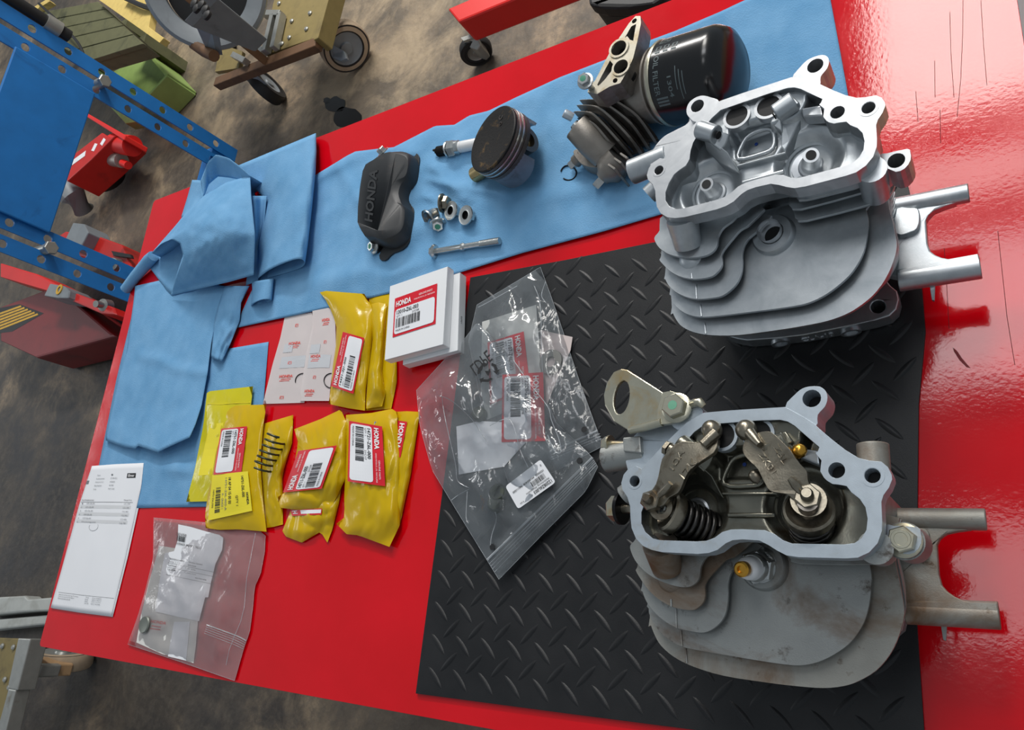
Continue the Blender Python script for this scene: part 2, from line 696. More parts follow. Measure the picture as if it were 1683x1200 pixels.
# ---------------------------------------------------------------- floor
g = G()
g.add([(-9, -4, FLOOR), (4, -4, FLOOR), (4, 8, FLOOR), (-9, 8, FLOOR)], [(0, 1, 2, 3)])
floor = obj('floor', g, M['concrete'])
tag(floor, kind='structure')


def blob(px, py, rx, ry, seed, n=26):
    c = at(px, py, FLOOR + .0012)
    out = []
    for k in range(n):
        a = 2 * PI * k / n
        q = 1 + .28 * noise.noise(Vector((math.cos(a) * 1.6 + seed, math.sin(a) * 1.6, seed * .7)))
        out.append(at(px + rx * q * math.cos(a), py + ry * q * math.sin(a), FLOOR + .0012))
    return out


for i, (px, py, rx, ry) in enumerate([(551, 171, 17, 12), (571, 194, 22, 18), (537, 165, 6, 5)]):
    g = G().prism(blob(px, py, rx, ry, i * 3.1 + 1), .001)
    tag(obj('oil_stain', g, M['oil'], floor))

# ---------------------------------------------------------------- red workbench
XL, XR, YT, YB = -1.203, .037, .632, -.0945
bench = thing('workbench', 'red gloss painted metal workbench carrying all the engine parts', 'workbench', (XL, YB, FLOOR))


def rrect(x0, x1, y0, y1, r, z, n=5):
    out = []
    for cx, cy, a0 in ((x1 - r, y1 - r, 0), (x0 + r, y1 - r, 90), (x0 + r, y0 + r, 180), (x1 - r, y0 + r, 270)):
        for k in range(n + 1):
            a = R_(a0 + 90 * k / n)
            out.append(Vector((cx + r * math.cos(a), cy + r * math.sin(a), z)))
    return out


g = G().prism(rrect(XL, XR, YB, YT, .006, 0), .022)
top = obj('tabletop', g, M['red'], bench, smooth=40, bev=.004, seg=3)
tg = G()
tg.add([(XL, YB, 0), (XR, YB, 0), (XR, YT, 0), (XL, YT, 0)], [(0, 1, 2, 3)])
reg(tg)
for x in (XL + .05, XR - .05):
    for y in (YB + .05, YT - .05):
        g = G().box((x, y, (FLOOR - .022) / 2), (.05, .05, -.022 - FLOOR))
        obj('leg', g, M['red'], bench, bev=.004)
for y in (YB + .05, YT - .05):
    obj('apron_rail', G().box(((XL + XR) / 2, y, -.05), (XR - XL - .15, .03, .055)), M['red'], bench)
for pts in ([(1583, 0), (1582, 60), (1579, 130), (1573, 192)], [(1561, 20), (1563, 90), (1568, 160)],
            [(1612, 0), (1617, 80), (1622, 140)], [(1536, 100), (1537, 160)], [(1552, 408), (1556, 470), (1560, 540)],
            [(1505, 150), (1509, 200)], [(1640, 380), (1655, 520), (1668, 600)], [(1545, 180), (1546, 235)]):
    g = G().tube([at(x, y, .00005) for x, y in pts], .00022, 5)
    obj('scratch', g, M['scratch'], top)
g = G()
g.prism([at(x, y, .0003) for x, y in [(1566, 571), (1573, 577), (1582, 590), (1595, 605), (1588, 603), (1577, 592), (1568, 578)]], .0003)
obj('paint_chip', g, M['scratch'], top)

# ---------------------------------------------------------------- rubber mat
MT = .003
matpts = [(683, 1140), (728, 800), (773, 456), (930, 427), (1090, 395), (1300, 346), (1491, 300), (1497, 324), (1515, 472), (1521, 545),
          (1517, 590), (1510, 665), (1508, 830), (1507, 1026), (1512, 1100), (1522, 1245), (1220, 1210), (940, 1174)]
mp = [at(x, y, MT) for x, y in matpts]
rub = thing('rubber_mat', 'black rubber mat with raised diamond tread under the two cylinder heads', 'mat', tuple(at(1100, 800)))
g = G().prism(mp, MT - .0002)
obj('sheet', g, M['rubber'], rub, bev=.0006)
mg = G()
mg.prism(mp, MT)
reg(mg)
l0 = at(700 + 597 / 2.5, 720 + 897 / 2.5, MT)
l1 = at(700 + 170 / 2.5, 720 + 582 / 2.5, MT)
ux = (at(700 + 845 / 2.5, 720 + 1088 / 2.5, MT) - at(700 + 132 / 2.5, 720 + 1000 / 2.5, MT)) / 6
uy = (at(700 + 605 / 2.5, 720 + 600 / 2.5, MT) - at(700 + 585 / 2.5, 720 + 1052 / 2.5, MT)) / 3
uy = Vector((-ux.y, ux.x, 0)).normalized() * uy.length
inside = [(p.x, p.y) for p in mp]


def inpoly(x, y, P):
    c = False
    for i in range(len(P)):
        x1, y1 = P[i - 1]
        x2, y2 = P[i]
        if (y1 > y) != (y2 > y) and x < (x2 - x1) * (y - y1) / (y2 - y1) + x1:
            c = not c
    return c


def lugmesh(sgn):
    """one lens-shaped tread lug lying at 45 degrees"""
    L, Wd, Hh = .0128, .0026, .0012
    v, f = [], []
    n = 9
    a = R_(45) * sgn + math.atan2(ux.y, ux.x)
    for i in range(n):
        t = -1 + 2 * i / (n - 1)
        w = Wd * (1 - t * t) ** .8 + .0003
        for (q, h) in ((-1, 0), (-.45, .85), (0, 1), (.45, .85), (1, 0)):
            x, y = t * L, q * w
            v.append((x * math.cos(a) - y * math.sin(a), x * math.sin(a) + y * math.cos(a), h * Hh * (1 - t ** 4) - .0001))
    for i in range(n - 1):
        for k in range(4):
            f.append((i * 5 + k, (i + 1) * 5 + k, (i + 1) * 5 + k + 1, i * 5 + k + 1))
    me = bpy.data.meshes.new('tread_lug')
    me.from_pydata(v, [], f)
    bm = bmesh.new()
    bm.from_mesh(me)
    bmesh.ops.recalc_face_normals(bm, faces=bm.faces)
    bm.to_mesh(me)
    bm.free()
    me.materials.append(M['rubber'])
    me.shade_smooth()
    return me


lug = {1: lugmesh(1), -1: lugmesh(-1)}
spots = []
for i in range(-30, 40):
    for j in range(-30, 40):
        for sg, o in ((-1, 0), (1, .5)):
            p = l0 + ux * (i + o) + uy * (j + o)
            e = all(inpoly(p.x + dx, p.y + dy, inside) for dx in (-.008, .008) for dy in (-.008, .008))
            if e:
                spots.append((p, sg))
spots.sort(key=lambda s: (s[0] - CAM).length)
COVER = []
for p, sg in spots[:300]:
    o = bpy.data.objects.new('tread_lug', lug[sg])
    COL.objects.link(o)
    o.parent = rub
    o.location = p - org(rub)
g = G()
for p, sg in spots[300:]:
    g.add([Vector(v.co) + p for v in lug[sg].vertices], [tuple(f.vertices) for f in lug[sg].polygons])
if g.v:
    tag(obj('tread_lugs', g, M['rubber'], rub, smooth=180), kind='stuff')

# ---------------------------------------------------------------- blue towels
TW = .0007


def sheet(name, label, cat, T, Rr, B, L, zf, m, nu=40, nv=30, th=TW, group=None, smooth=180, register=True, z0=0.0, flat=True, zpx=None):
    """cloth or paper lying on the bench, edges given in the photograph (optionally with heights)"""
    S = coons([Vector((*p, 0)) if len(p) == 2 else Vector(p) for p in T], [Vector((*p, 0)) if len(p) == 2 else Vector(p) for p in Rr],
              [Vector((*p, 0)) if len(p) == 2 else Vector(p) for p in B], [Vector((*p, 0)) if len(p) == 2 else Vector(p) for p in L])

    def fn(u, v):
        q = S(u, v)
        return at(q.x, q.y, z0 + q.z + zf(u, v) + (zpx(q.x, q.y) if zpx else 0))
    g = G().grid(fn, nu, nv)
    c = fn(.5, .5)
    o = obj(name, g, m, None, smooth=smooth, loc=(c.x, c.y, 0), fix=False)
    if th:
        s = o.modifiers.new('thickness', 'SOLIDIFY')
        s.thickness = th
        s.offset = -1
    # faces must look up
    if o.data.polygons and sum(p.normal.z for p in o.data.polygons) < 0:
        o.data.flip_normals()
    if label:
        tag(o, label, cat, group)
    if register:
        reg(g)
    o['fn'] = 0
    del o['fn']
    return o, fn


def edgefade(u, v, k=6):
    return min(1, k * u) * min(1, k * (1 - u)) * min(1, k * v) * min(1, k * (1 - v))


def zstrip(u, v):
    w = .0012 + .0011 * (1 + nz(u, v, 3.5, 1)) + .0007 * (1 + nz(u, v, 9, 2))
    a = math.exp(-((u - .24) / .13) ** 2) * (.5 + .5 * nz(u * 2.2 + v * .5, v, 5, 3))
    w += .009 * max(0, a) * min(1, 8 * v) * min(1, 8 * (1 - v))
    w += .0035 * math.exp(-((v - .04) / .05) ** 2) * max(0, math.sin(u * 17 + .5)) * (1 - u)
    return w


def ridges(px, py):
    """soft creases of the long towel, running between points of the photograph"""
    z = 0
    for x0, y0, x1, y1, w, h in ((700, 262, 775, 338, 11, .006), (716, 300, 850, 322, 9, .004), (694, 292, 742, 306, 6, .004), (640, 238, 700, 262, 12, .003),
                                 (552, 262, 600, 345, 10, .003), (880, 150, 930, 250, 16, .0022), (1000, 352, 1085, 330, 8, .002), (470, 470, 640, 440, 12, .002),
                                 (860, 330, 1010, 300, 14, .0025), (690, 318, 720, 335, 5, .004)):
        dx, dy = x1 - x0, y1 - y0
        L = math.hypot(dx, dy)
        t = ((px - x0) * dx + (py - y0) * dy) / L
        d = ((px - x0) * dy - (py - y0) * dx) / L + 4 * nz(px, py, .02, 5)
        e = max(0, min(1, t / 18)) * max(0, min(1, (L - t) / 18))
        z += h * math.exp(-(d / w) ** 2) * e
    return z


strip, fstrip = sheet('paper_towel', 'long blue shop towel strip under the piston, cover and oil filter', 'towel',
                      [(500, 300), (518, 288), (570, 256), (584, 249), (617, 245), (647, 242), (682, 224), (715, 207), (747, 205), (771, 190), (803, 182),
                       (848, 160), (920, 127), (995, 98), (1055, 71), (1109, 51), (1184, 19), (1220, 2), (1355, -55)],
                      [(1355, -55), (1365, 0), (1380, 80), (1394, 157), (1418, 270)],
                      [(385, 540), (392, 538), (540, 506), (640, 482), (750, 449.5), (857, 416), (992, 380), (1090, 351), (1250, 312), (1418, 270)],
                      [(500, 300), (440, 420), (385, 540)], zstrip, M['towel'], 190, 60, zpx=ridges)

low, flow = sheet('paper_towel', 'flat blue shop towel with a square corner, under the pale yellow bag', 'towel',
                  [(226, 480), (330, 560), (376, 573), (441, 562)], [(441, 562), (437, 610), (432, 670), (420, 832)],
                  [(148, 838), (228, 835), (338, 833), (420, 832)], [(226, 480), (192, 620), (163, 762), (148, 838)],
                  lambda u, v: .0013 + .0008 * nz(u, v, 5, 4) + .004 * math.exp(-((v - .78) / .03) ** 2) * math.exp(-((u - .50) / .10) ** 2), M['towel'], 40, 40)

up, fup = sheet('paper_towel', 'upper blue shop towel with a curled wavy front edge and a round damp spot', 'towel',
                [(222, 470), (290, 455), (372, 471)], [(372, 471), (355, 519), (346.5, 567), (341, 611), (331, 666), (321, 697), (311, 719)],
                [(174, 724), (201, 734), (222, 737.6), (226, 732.5), (259, 743.7), (270, 737.6), (311, 719)],
                [(222, 470), (220, 491), (208, 577), (194, 621), (174, 713), (174, 724)],
                lambda u, v: .0045 + .0016 * nz(u, v, 4, 5) + .0008 * nz(u, v, 11, 6) + .006 * max(0, v - .75) / .25 * (.4 + u)
                + .004 * u * v + .0025 * math.exp(-((v - .42 - .15 * u) / .03) ** 2) * (1 if u > .15 else 0), M['towel'], 44, 44)

side, fside = sheet('paper_towel', 'narrow pointed blue towel piece hanging beside the upper towel', 'towel',
                    [(369, 470), (384, 470), (410, 470)], [(410, 470), (396, 498), (394, 526), (375, 573), (365, 594)],
                    [(346.5, 587), (354, 590), (365, 594)], [(369, 470), (358, 505), (351.6, 532.5), (346.5, 587)],
                    lambda u, v: .006 + .008 * math.sin(PI * u) * (1 - .5 * v) + .003 * nz(u, v, 6, 7), M['towel'], 14, 26)


def loft(name, label, rows, sect, m, n=24, zz=lambda v: 1, register=True, th=TW, group=None, wob=.0, lift=0):
    """folded band: rows = [(left px, left py, right px, right py)], sect = [(across 0..1, height)]"""
    RL = poly([Vector((r[0], r[1], 0)) for r in rows])
    RR = poly([Vector((r[2], r[3], 0)) for r in rows])
    pr = smoothline([Vector((a, h, 0)) for a, h in sect], 5, False)

    def fn(u, v):
        k = u * (len(pr) - 1)
        i = min(int(k), len(pr) - 2)
        q = pr[i].lerp(pr[i + 1], k - i)
        a, b = RL(v), RR(v)
        p = a.lerp(b, q.x)
        p.y -= lift * max(0, q.y - .004) / .03 * v ** 6
        h = q.y * zz(v) + wob * nz(u * 2, v, 6, 9) * min(1, q.y * 80)
        return at(p.x, p.y, max(h, .0012))
    g = G().grid(fn, len(pr) - 1, n)
    c = fn(.5, .5)
    o = obj(name, g, m, None, smooth=180, loc=(c.x, c.y, 0), fix=False)
    s = o.modifiers.new('thickness', 'SOLIDIFY')
    s.thickness = th
    s.offset = 0
    tag(o, label, 'towel', group)
    if register:
        reg(g)
    return o


loft('paper_towel', 'blue towel folded over into a hollow loop, open end towards the white boxes',
     [(392, 272, 519, 219), (412, 300, 520, 250), (437, 330, 518, 285), (430, 372, 512, 345), (424, 405, 506, 400), (424, 462, 501, 440)],
     [(0, .010), (.22, .021), (.5, .027), (.78, .029), (.93, .025), (1.0, .016), (.95, .008), (.8, .0052), (.5, .0045), (.2, .0045)], M['towel'], 30,
     lambda v: .75 + .5 * v if v < .5 else 1.0, wob=.002, lift=22)
loft('paper_towel', 'small blue towel roll in front of the hollow towel loop',
     [(414, 463, 450, 458), (415, 480, 448, 476), (413, 503, 446, 495)],
     [(0, .004), (.15, .012), (.5, .017), (.85, .013), (1.0, .007), (.8, .003), (.3, .003)], M['towel'], 10, lift=14)

wad_label = 'crumpled blue towel heaped into a cone with a dark open mouth'
wad = thing('crumpled_towel', wad_label, 'towel', tuple(at(350, 400)))


def piece(name, T, Rr, B, L, zf, nu=30, nv=26, parent=None, m='towel'):
    S = coons(*[[Vector(p) for p in e] for e in (T, Rr, B, L)])

    def fn(u, v):
        q = S(u, v)
        return at(q.x, q.y, q.z + zf(u, v))
    g = G().grid(fn, nu, nv)
    o = obj(name, g, M[m], parent, smooth=180, fix=False)
    s = o.modifiers.new('thickness', 'SOLIDIFY')
    s.thickness = TW
    s.offset = 0
    reg(g)
    return o


piece('under_fold', [(249, 416, .003), (300, 358, .003), (322, 312, .003), (345, 268, .003), (380, 272, .003), (411, 289, .003)], [(411, 289, .003), (424, 340, .003), (417, 452, .003)],
      [(244, 437, .003), (281, 486, .003), (350, 470, .003), (417, 452, .003)], [(249, 416, .003), (244, 437, .003)], lambda u, v: .002 * (1 + nz(u, v, 6, 17)), 16, 12, wad)
piece('main_fold', [(249, 416, .022), (270, 394, .030), (300, 357, .038), (335, 322, .042), (372, 300, .044), (411, 289, .036)],
      [(411, 289, .036), (413, 325, .040), (419, 385, .036), (417, 452, .020)],
      [(281, 486, .008), (330, 474, .016), (375, 464, .020), (417, 452, .020)],
      [(249, 416, .022), (265, 401, .035), (283, 393, .043), (296, 400, .046), (301, 420, .042), (292, 447, .028), (281, 486, .008)],
      lambda u, v: .022 * math.sin(PI * min(1, v * 1.05)) ** .8 * (.35 + .65 * math.sin(PI * min(1, .12 + u * .95))) + .0035 * nz(u, v, 3.5, 11) * edgefade(u, v)
      + .0012 * nz(u, v, 12, 12) * edgefade(u, v), 44, 36, wad)
tedge = smoothline([at(*p) for p in [(249, 416, .022), (270, 394, .030), (300, 357, .038), (335, 322, .042), (372, 300, .044), (411, 289, .036)]], 4, False)
g = G()
for p in tedge:
    g.v += [p - Vector((0, 0, .001)), Vector((p.x, p.y, .0035))]
for i in range(len(tedge) - 1):
    g.f.append((2 * i, 2 * i + 1, 2 * i + 3, 2 * i + 2))
q_ = obj('back_wall', g, M['towel'], wad, smooth=60, fix=False)  # added behind the cone to keep light out of its mouth, mostly hidden
q_m = q_.modifiers.new('thickness', 'SOLIDIFY')
q_m.thickness = TW
piece('back_fold', [(330, 297, .040), (342, 266, .052), (355, 254, .056), (376, 260, .054), (396, 275, .048), (412, 290, .038)],
      [(412, 290, .038), (412, 296, .034)], [(334, 326, .034), (343, 303, .030), (358, 290, .028), (378, 292, .030), (396, 296, .034), (412, 296, .034)],
      [(330, 297, .040), (334, 326, .034)], lambda u, v: 0, 24, 8, wad)
piece('hem', [(316, 296, .020), (324, 296, .026), (333, 297, .034)], [(333, 297, .034), (334, 326, .036), (300, 358, .034)],
      [(298, 357, .014), (300, 357, .03), (300, 358, .034)], [(316, 296, .020), (308, 325, .016), (298, 357, .014)], lambda u, v: 0, 8, 14, wad)
piece('side_fold', [(409, 322, .030), (424, 322, .022), (438, 322, .018)], [(438, 322, .018), (433, 380, .012), (424, 462, .007)],
      [(404, 470, .006), (412, 466, .006), (424, 462, .007)], [(409, 322, .030), (416, 385, .02), (404, 470, .006)],
      lambda u, v: .006 * math.sin(PI * u * 2) * (1 - v), 14, 18, wad)
g = G().tube([at(206, 476, .007), at(222, 455, .010), at(245, 428, .014), at(252, 421, .016)], [.0085, .009, .010, .009], 12)
obj('rolled_edge', g, M['towel'], wad, smooth=60)
# ---------------------------------------------------------------- cylinder heads
# both heads are one casting in two places; outlines are taken from whichever of the two shows them best
HC = Vector((-.0805, .0820, MT))
HT = Vector((.01173, .22686, 0))
HR = .00626
SL, SX = .07, -.135                                     # slope of the cover face over the bench
ZT = .165


def PB(px, py, d=0.0):
    """lower head: pixel -> point on the plane d below the cover face"""
    return at(px, py, ZT - d, SL, SX)


def PA(px, py, d=0.0):
    """upper head: pixel -> point, carried back to the lower head"""
    p = at(px, py, ZT - d, SL, SX + HT.x)
    q = p - HC - HT
    c, s_ = math.cos(-HR), math.sin(-HR)
    return Vector((q.x * c - q.y * s_, q.x * s_ + q.y * c, q.z)) + HC + Vector((0, 0, HT.z))


def QB(px, py, z):
    return at(px, py, z)


def QA(px, py, z):
    p = at(px, py, z)
    q = p - HC - HT
    c, s_ = math.cos(-HR), math.sin(-HR)
    return Vector((q.x * c - q.y * s_, q.x * s_ + q.y * c, p.z)) + Vector((HC.x, HC.y, 0))


NUP = Vector((-SL, 0, 1)).normalized()


def dircirc(c, r, n=18):
    return [c + Vector((r * math.cos(2 * PI * k / n), r * math.sin(2 * PI * k / n), r * math.cos(2 * PI * k / n) * SL)) for k in range(n)]


RIM = [(1290, 669), (1297, 672.5), (1320, 685), (1339, 697), (1347, 705), (1367, 722), (1390, 740), (1411.6, 753), (1428.6, 757),
       (1448.7, 759), (1459.5, 768), (1465.6, 780.7), (1466.4, 788), (1461, 801.6), (1452, 814), (1448.6, 825), (1450, 857), (1449.4, 873),
       (1442.5, 893), (1428.6, 908), (1410, 916.7), (1390, 918), (1312.7, 916), (1292.6, 913), (1277, 905), (1263, 896), (1248, 888.5),
       (1220, 886.6), (1204, 888), (1193, 893), (1179, 904), (1165, 909), (1147, 910.7), (1088, 907.6), (1071, 904), (1057, 897.6),
       (1045, 885), (1038, 868), (1036, 848), (1035.6, 832.7), (1031, 817), (1023, 805), (1021, 794), (1025, 780), (1032.5, 771),
       (1045, 766), (1055, 771), (1067, 757), (1088, 734), (1108, 714), (1128, 695), (1156, 678.5), (1200, 674.5), (1257, 671)]
INN = [(1157.7, 698), (1178, 696.6), (1240, 691.5), (1282, 690), (1294, 692.6), (1306.5, 700), (1328, 719), (1346.7, 735), (1344, 742), (1340.5, 745),
       (1350, 757), (1348, 774.5), (1354, 785), (1359, 790), (1368, 795.5), (1382, 797), (1391.5, 799), (1399, 809), (1413, 820), (1422.4, 834),
       (1426, 852.6), (1424, 871), (1416, 885), (1404, 893), (1387, 895), (1302, 893.5), (1286.5, 888), (1272.5, 877.5), (1257, 871.5),
       (1220, 870), (1201, 870.5), (1187, 874.5), (1174.7, 883.7), (1160.8, 889), (1143.8, 890), (1085, 888), (1072.7, 885), (1060.3, 874.4),
       (1054, 860.5), (1054, 842), (1060.3, 825), (1070, 809), (1079, 803), (1092, 797), (1099, 785), (1101, 768), (1106, 752), (1114, 739), (1124, 729), (1141, 710)]


def build_head():
    h = thing('cylinder_head', 'x', 'cylinder head', tuple(HC))
    mach, cast = M['mach_used'], M['alu_used']
    rim = [PB(*p) for p in RIM]
    inn = [PB(*p) for p in INN]
    h1, h2, h3, h4 = PB(1043, 791), PB(1434, 782), PB(1375, 773), PB(1083, 780)
    holes = [dircirc(h1, .0036), dircirc(h2, .0040), dircirc(h3, .0044), dircirc(h4, .0040, 12)]
    g = G().prism(rim, .0125, [inn, holes[0], holes[1], holes[2]])
    rimo = obj('gasket_face', g, mach, h, bev=.0006)
    for p, r in ((h1, .0036), (h2, .0040), (h3, .0044)):
        obj('bolt_bore', G().lathe(p - Vector((0, 0, .0118)), (0, 0, 1), [(r * .99, 0), (r * .99, .001)], 16), M['hole'], rimo)
    for p, r in ((h1, .0052), (h2, .0060)):
        obj('bore_chamfer', G().ring(p - NUP * .0002, NUP, r, r * .72, .0004, 24), M['mach'] if 0 else mach, rimo)
    # outer wall below the face
    cen = sum(rim, Vector()) / len(rim)

    def shrink(P, k, dz):
        return [cen + (p - cen) * k + Vector((0, 0, dz)) for p in P]
    core = [(1157, 700), (1282, 690), (1330, 715), (1385, 750), (1436, 775), (1440, 800), (1432, 830), (1434, 860), (1420, 874), (1390, 878), (1312, 876),
            (1292, 866), (1262, 852), (1240, 848), (1210, 849), (1190, 858), (1165, 876), (1088, 880), (1064, 872), (1050, 855), (1048, 835), (1045, 800), (1060, 775), (1110, 722)]
    ct = [PB(x, y, .0) - Vector((0, 0, .030)) for x, y in core]
    g = G().prism(ct, .012)
    obj('upper_body', g, cast, h, smooth=50)
    cb = [cen + (p - cen) * .86 + Vector((0.004, 0.004, -.012)) for p in ct]
    g = G().prism(cb, [Vector((p.x, p.y, .022)) for p in cb])
    obj('lower_body', g, cast, h, smooth=50)
    # valve chamber floor: dished around the two valves, raised around the pushrod tubes
    gl, gr = PA(1176, 318, .026), PA(1334, 274, .026)
    pr = [PA(1212, 192, .0045), PA(1264, 176, .0045)]
    ov = PA(1243, 237, .020)
    ex = [p + (p - cen).normalized() * .0025 for p in inn]
    exy = [(p.x, p.y) for p in ex]
    x0, x1 = min(p[0] for p in exy), max(p[0] for p in exy)
    y0, y1 = min(p[1] for p in exy), max(p[1] for p in exy)

    def depth(x, y):
        d = .0165
        for c in (gl, gr):
            r = math.hypot(x - c.x, y - c.y)
            d += .0095 * (1 - min(1, max(0, (r - .013) / .011)) ** 2 * (3 - 2 * min(1, max(0, (r - .013) / .011))))
        pd = pr[1] - pr[0]
        t = max(-.25, min(1.5, ((x - pr[0].x) * pd.x + (y - pr[0].y) * pd.y) / (pd.x ** 2 + pd.y ** 2)))
        r = math.hypot(x - pr[0].x - pd.x * t, y - pr[0].y - pd.y * t)
        if y > pr[0].y + pd.y * t:
            r = 0
        k = min(1, max(0, (r - .0135) / .0035))
        d = d * k + .0047 * (1 - k)
        r = max(abs(x - ov.x) / 1.35, abs(y - ov.y) * 1.15)
        k = min(1, max(0, (r - .0085) / .002))
        d = d * k + .0215 * (1 - k)
        d += .0012 * nz(x, y, 60, 3)
        return d
    nu, nv = 120, 72
    g = G()
    idx = {}
    for j in range(nv + 1):
        for i in range(nu + 1):
            x, y = x0 + (x1 - x0) * i / nu, y0 + (y1 - y0) * j / nv
            idx[i, j] = (x, y, ZT + SL * (x - SX) - depth(x, y))
    vs, fs, used = [], [], {}
    for j in range(nv):
        for i in range(nu):
            c = idx[i, j]
            if inpoly(c[0] + (x1 - x0) / nu / 2, c[1] + (y1 - y0) / nv / 2, exy):
                q = []
                for k in ((i, j), (i + 1, j), (i + 1, j + 1), (i, j + 1)):
                    if k not in used:
                        used[k] = len(vs)
                        vs.append(idx[k])
                    q.append(used[k])
                fs.append(tuple(q))
    g.add(vs, fs)
    floor_ = obj('rocker_chamber', g, M['alu_oily'], h, smooth=180, fix=False)
    # stepped walls round the chamber between face and floor follow the inner outline
    g = G()
    n = len(inn)
    g.add([p - Vector((0, 0, .001)) for p in inn] + [p - Vector((0, 0, .0305)) for p in inn],
          [(i, (i + 1) % n, (i + 1) % n + n, i + n) for i in range(n)])
    obj('chamber_wall', g, M['alu_oily'], h, smooth=40)
    # pushrod tubes
    for c in pr:
        t = obj('pushrod_tube', G().ring(c - NUP * .004, NUP, .0098, .0078, .0055, 28), mach, h, smooth=40)
        obj('bore', G().lathe(c - NUP * .0032, NUP, [(.0079, 0), (.0079, .0036)], 24), M['hole'], t)
    # valve guides
    for c, tp in ((gl, PA(1161, 303, .0095)), (gr, PA(1333, 255, .0075))):
        ax = (tp - c).normalized()
        L = (tp - c).length
        g = G().lathe(c - ax * .004, ax, [(.0125, 0), (.0125, .0025), (.0086, .0032), (.0080, .0060), (.0066, .0066), (.0062, L * .55), (.0062, L * .6),
                                         (.0058, L * .68), (.0052, L * .74), (.0050, L + .004)], 26)
        vg = obj('valve_guide', g, M['mach'], h, smooth=35)
        obj('bore', G().lathe(tp + ax * .0001, ax, [(.0033, 0), (.0033, .0003)], 18), M['hole'], vg)
        obj('spring_seat', G().lathe(c - Vector((0, 0, .003)), (ax + Vector((0, 0, 2))).normalized(), [(.0150, 0), (.0152, .0042), (.0166, .0050), (.0182, .0042), (.0184, 0)], 40, False), M['alu_oily'], vg, smooth=40)
    # cast ribs on the chamber floor
    g = G().tube([PB(1198, 847, .0155), PB(1274, 847, .0155)], .0016, 8)
    obj('floor_rib', g, M['alu_oily'], h, smooth=60)
    g = G().prism([PB(1186, 809, .012), PB(1278, 809, .012), PB(1278, 813, .012), PB(1186, 813, .012)], .008)
    obj('floor_rib', g, M['alu_oily'], h, bev=.0008)
    # rocker pedestals
    a, b = PA(1150, 213, -.001), PA(1178, 222, -.001)
    p1 = G().cyl(a, b, .0066, n=22)
    p1.prism([PA(1160, 218, 0), PA(1178, 213, 0), PA(1199, 220, .004), PA(1193, 236, .006), PA(1184, 247, .006), PA(1170, 236, .002)], .014)
    p1.prism([PA(1156, 226, .003), PA(1178, 236, .003), PA(1196, 250, .008), PA(1214, 284, .017), PA(1184, 268, .014), PA(1160, 244, .008)], .012)
    ped = obj('rocker_pedestal', p1, M['alu_oily'], h, smooth=40, bev=.0008)
    obj('bolt_bore', G().lathe(PA(1180, 222, -.0015), (b - a), [(.0028, 0), (.0028, .0008)], 16), M['hole'], ped)
    a, b = PA(1306, 166, -.002), PA(1275, 188, -.002)
    p2 = G().cyl(a, b, .0066, n=22)
    p2.prism([PA(1270, 184, .002), PA(1284, 194, .002), PA(1314, 168, .002), PA(1303, 158, .002)], .018)
    p2.prism([PA(1266, 182, .004), PA(1284, 198, .004), PA(1285, 216, .007), PA(1267, 204, .007)], .016)
    ped = obj('rocker_pedestal', p2, M['alu_oily'], h, smooth=40, bev=.0008)
    obj('pedestal_wall', G().prism([PA(1285, 194, .006), PA(1314, 172, .006), PA(1321, 186, .010), PA(1304, 222, .012), PA(1290, 250, .013), PA(1283, 242, .012)], .014), M['alu_oily'], ped, bev=.001)
    obj('recess_rim', G().tube(smoothline([PA(x, y, .0135) for x, y in [(1214, 262), (1219, 240), (1232, 222), (1262, 212), (1272, 222), (1270, 244), (1250, 254)]], 3), .0016, 8, True), M['alu_oily'], h, smooth=60)
    obj('paint_dot', G().lathe(PA(1243, 237, .0213), NUP, [(.0012, 0), (.0012, .0003)], 12), plain('blue_dot', srgb(30, 70, 150), .5), h)
    obj('bolt_bore', G().lathe(PA(1273, 189, -.002), (b - a), [(.0026, 0), (.0026, .001)], 16), M['hole'], ped)
    g = G().prism([PA(1316, 178, .004), PA(1350, 172, .004), PA(1352, 190, .004), PA(1320, 192, .008)], .010)
    obj('bridge_rib', g, mach, h, bev=.001)
    # fins
    F = []
    F.append((.027, [(1045, 885), (1036.7, 895), (1036, 903), (1043, 920), (1056.7, 936.7), (1075, 950), (1093, 958), (1113, 964), (1130, 965),
                     (1141.7, 960), (1149, 950), (1151, 936.7), (1153, 928), (1161.7, 915), (1185, 900), (1200, 860), (1060, 850)],
              [(1305, 313), (1310, 326), (1325, 329), (1414, 303), (1432, 296), (1432, 268), (1312, 282)]))
    F.append((.035, [(1047.5, 931.7), (1045, 938), (1051.7, 950), (1063, 966.7), (1078, 981.7), (1095, 993), (1113, 1000), (1136.7, 1003), (1148, 998),
                     (1156.7, 988), (1159, 975), (1158, 963), (1163, 951.7), (1178, 935), (1193, 920), (1212, 911.7), (1230, 880), (1070, 880)],
              [(1297, 330), (1300, 340), (1316, 344), (1419, 316), (1450, 306), (1466, 288), (1440, 270), (1310, 290)]))
    F.append((.043, [(1055, 963), (1056, 973), (1063, 990), (1076.7, 1008), (1095, 1023), (1113, 1032.5), (1136.7, 1038), (1156.7, 1040), (1173, 1033),
                     (1186.7, 1020), (1194, 1003), (1196.7, 980), (1196.7, 960), (1201.7, 941.7), (1214, 928), (1235, 915), (1240, 890), (1080, 890)],
              [(1305, 350), (1310, 360), (1325, 363), (1441, 333), (1456, 325), (1470, 306), (1450, 280), (1310, 300)]))
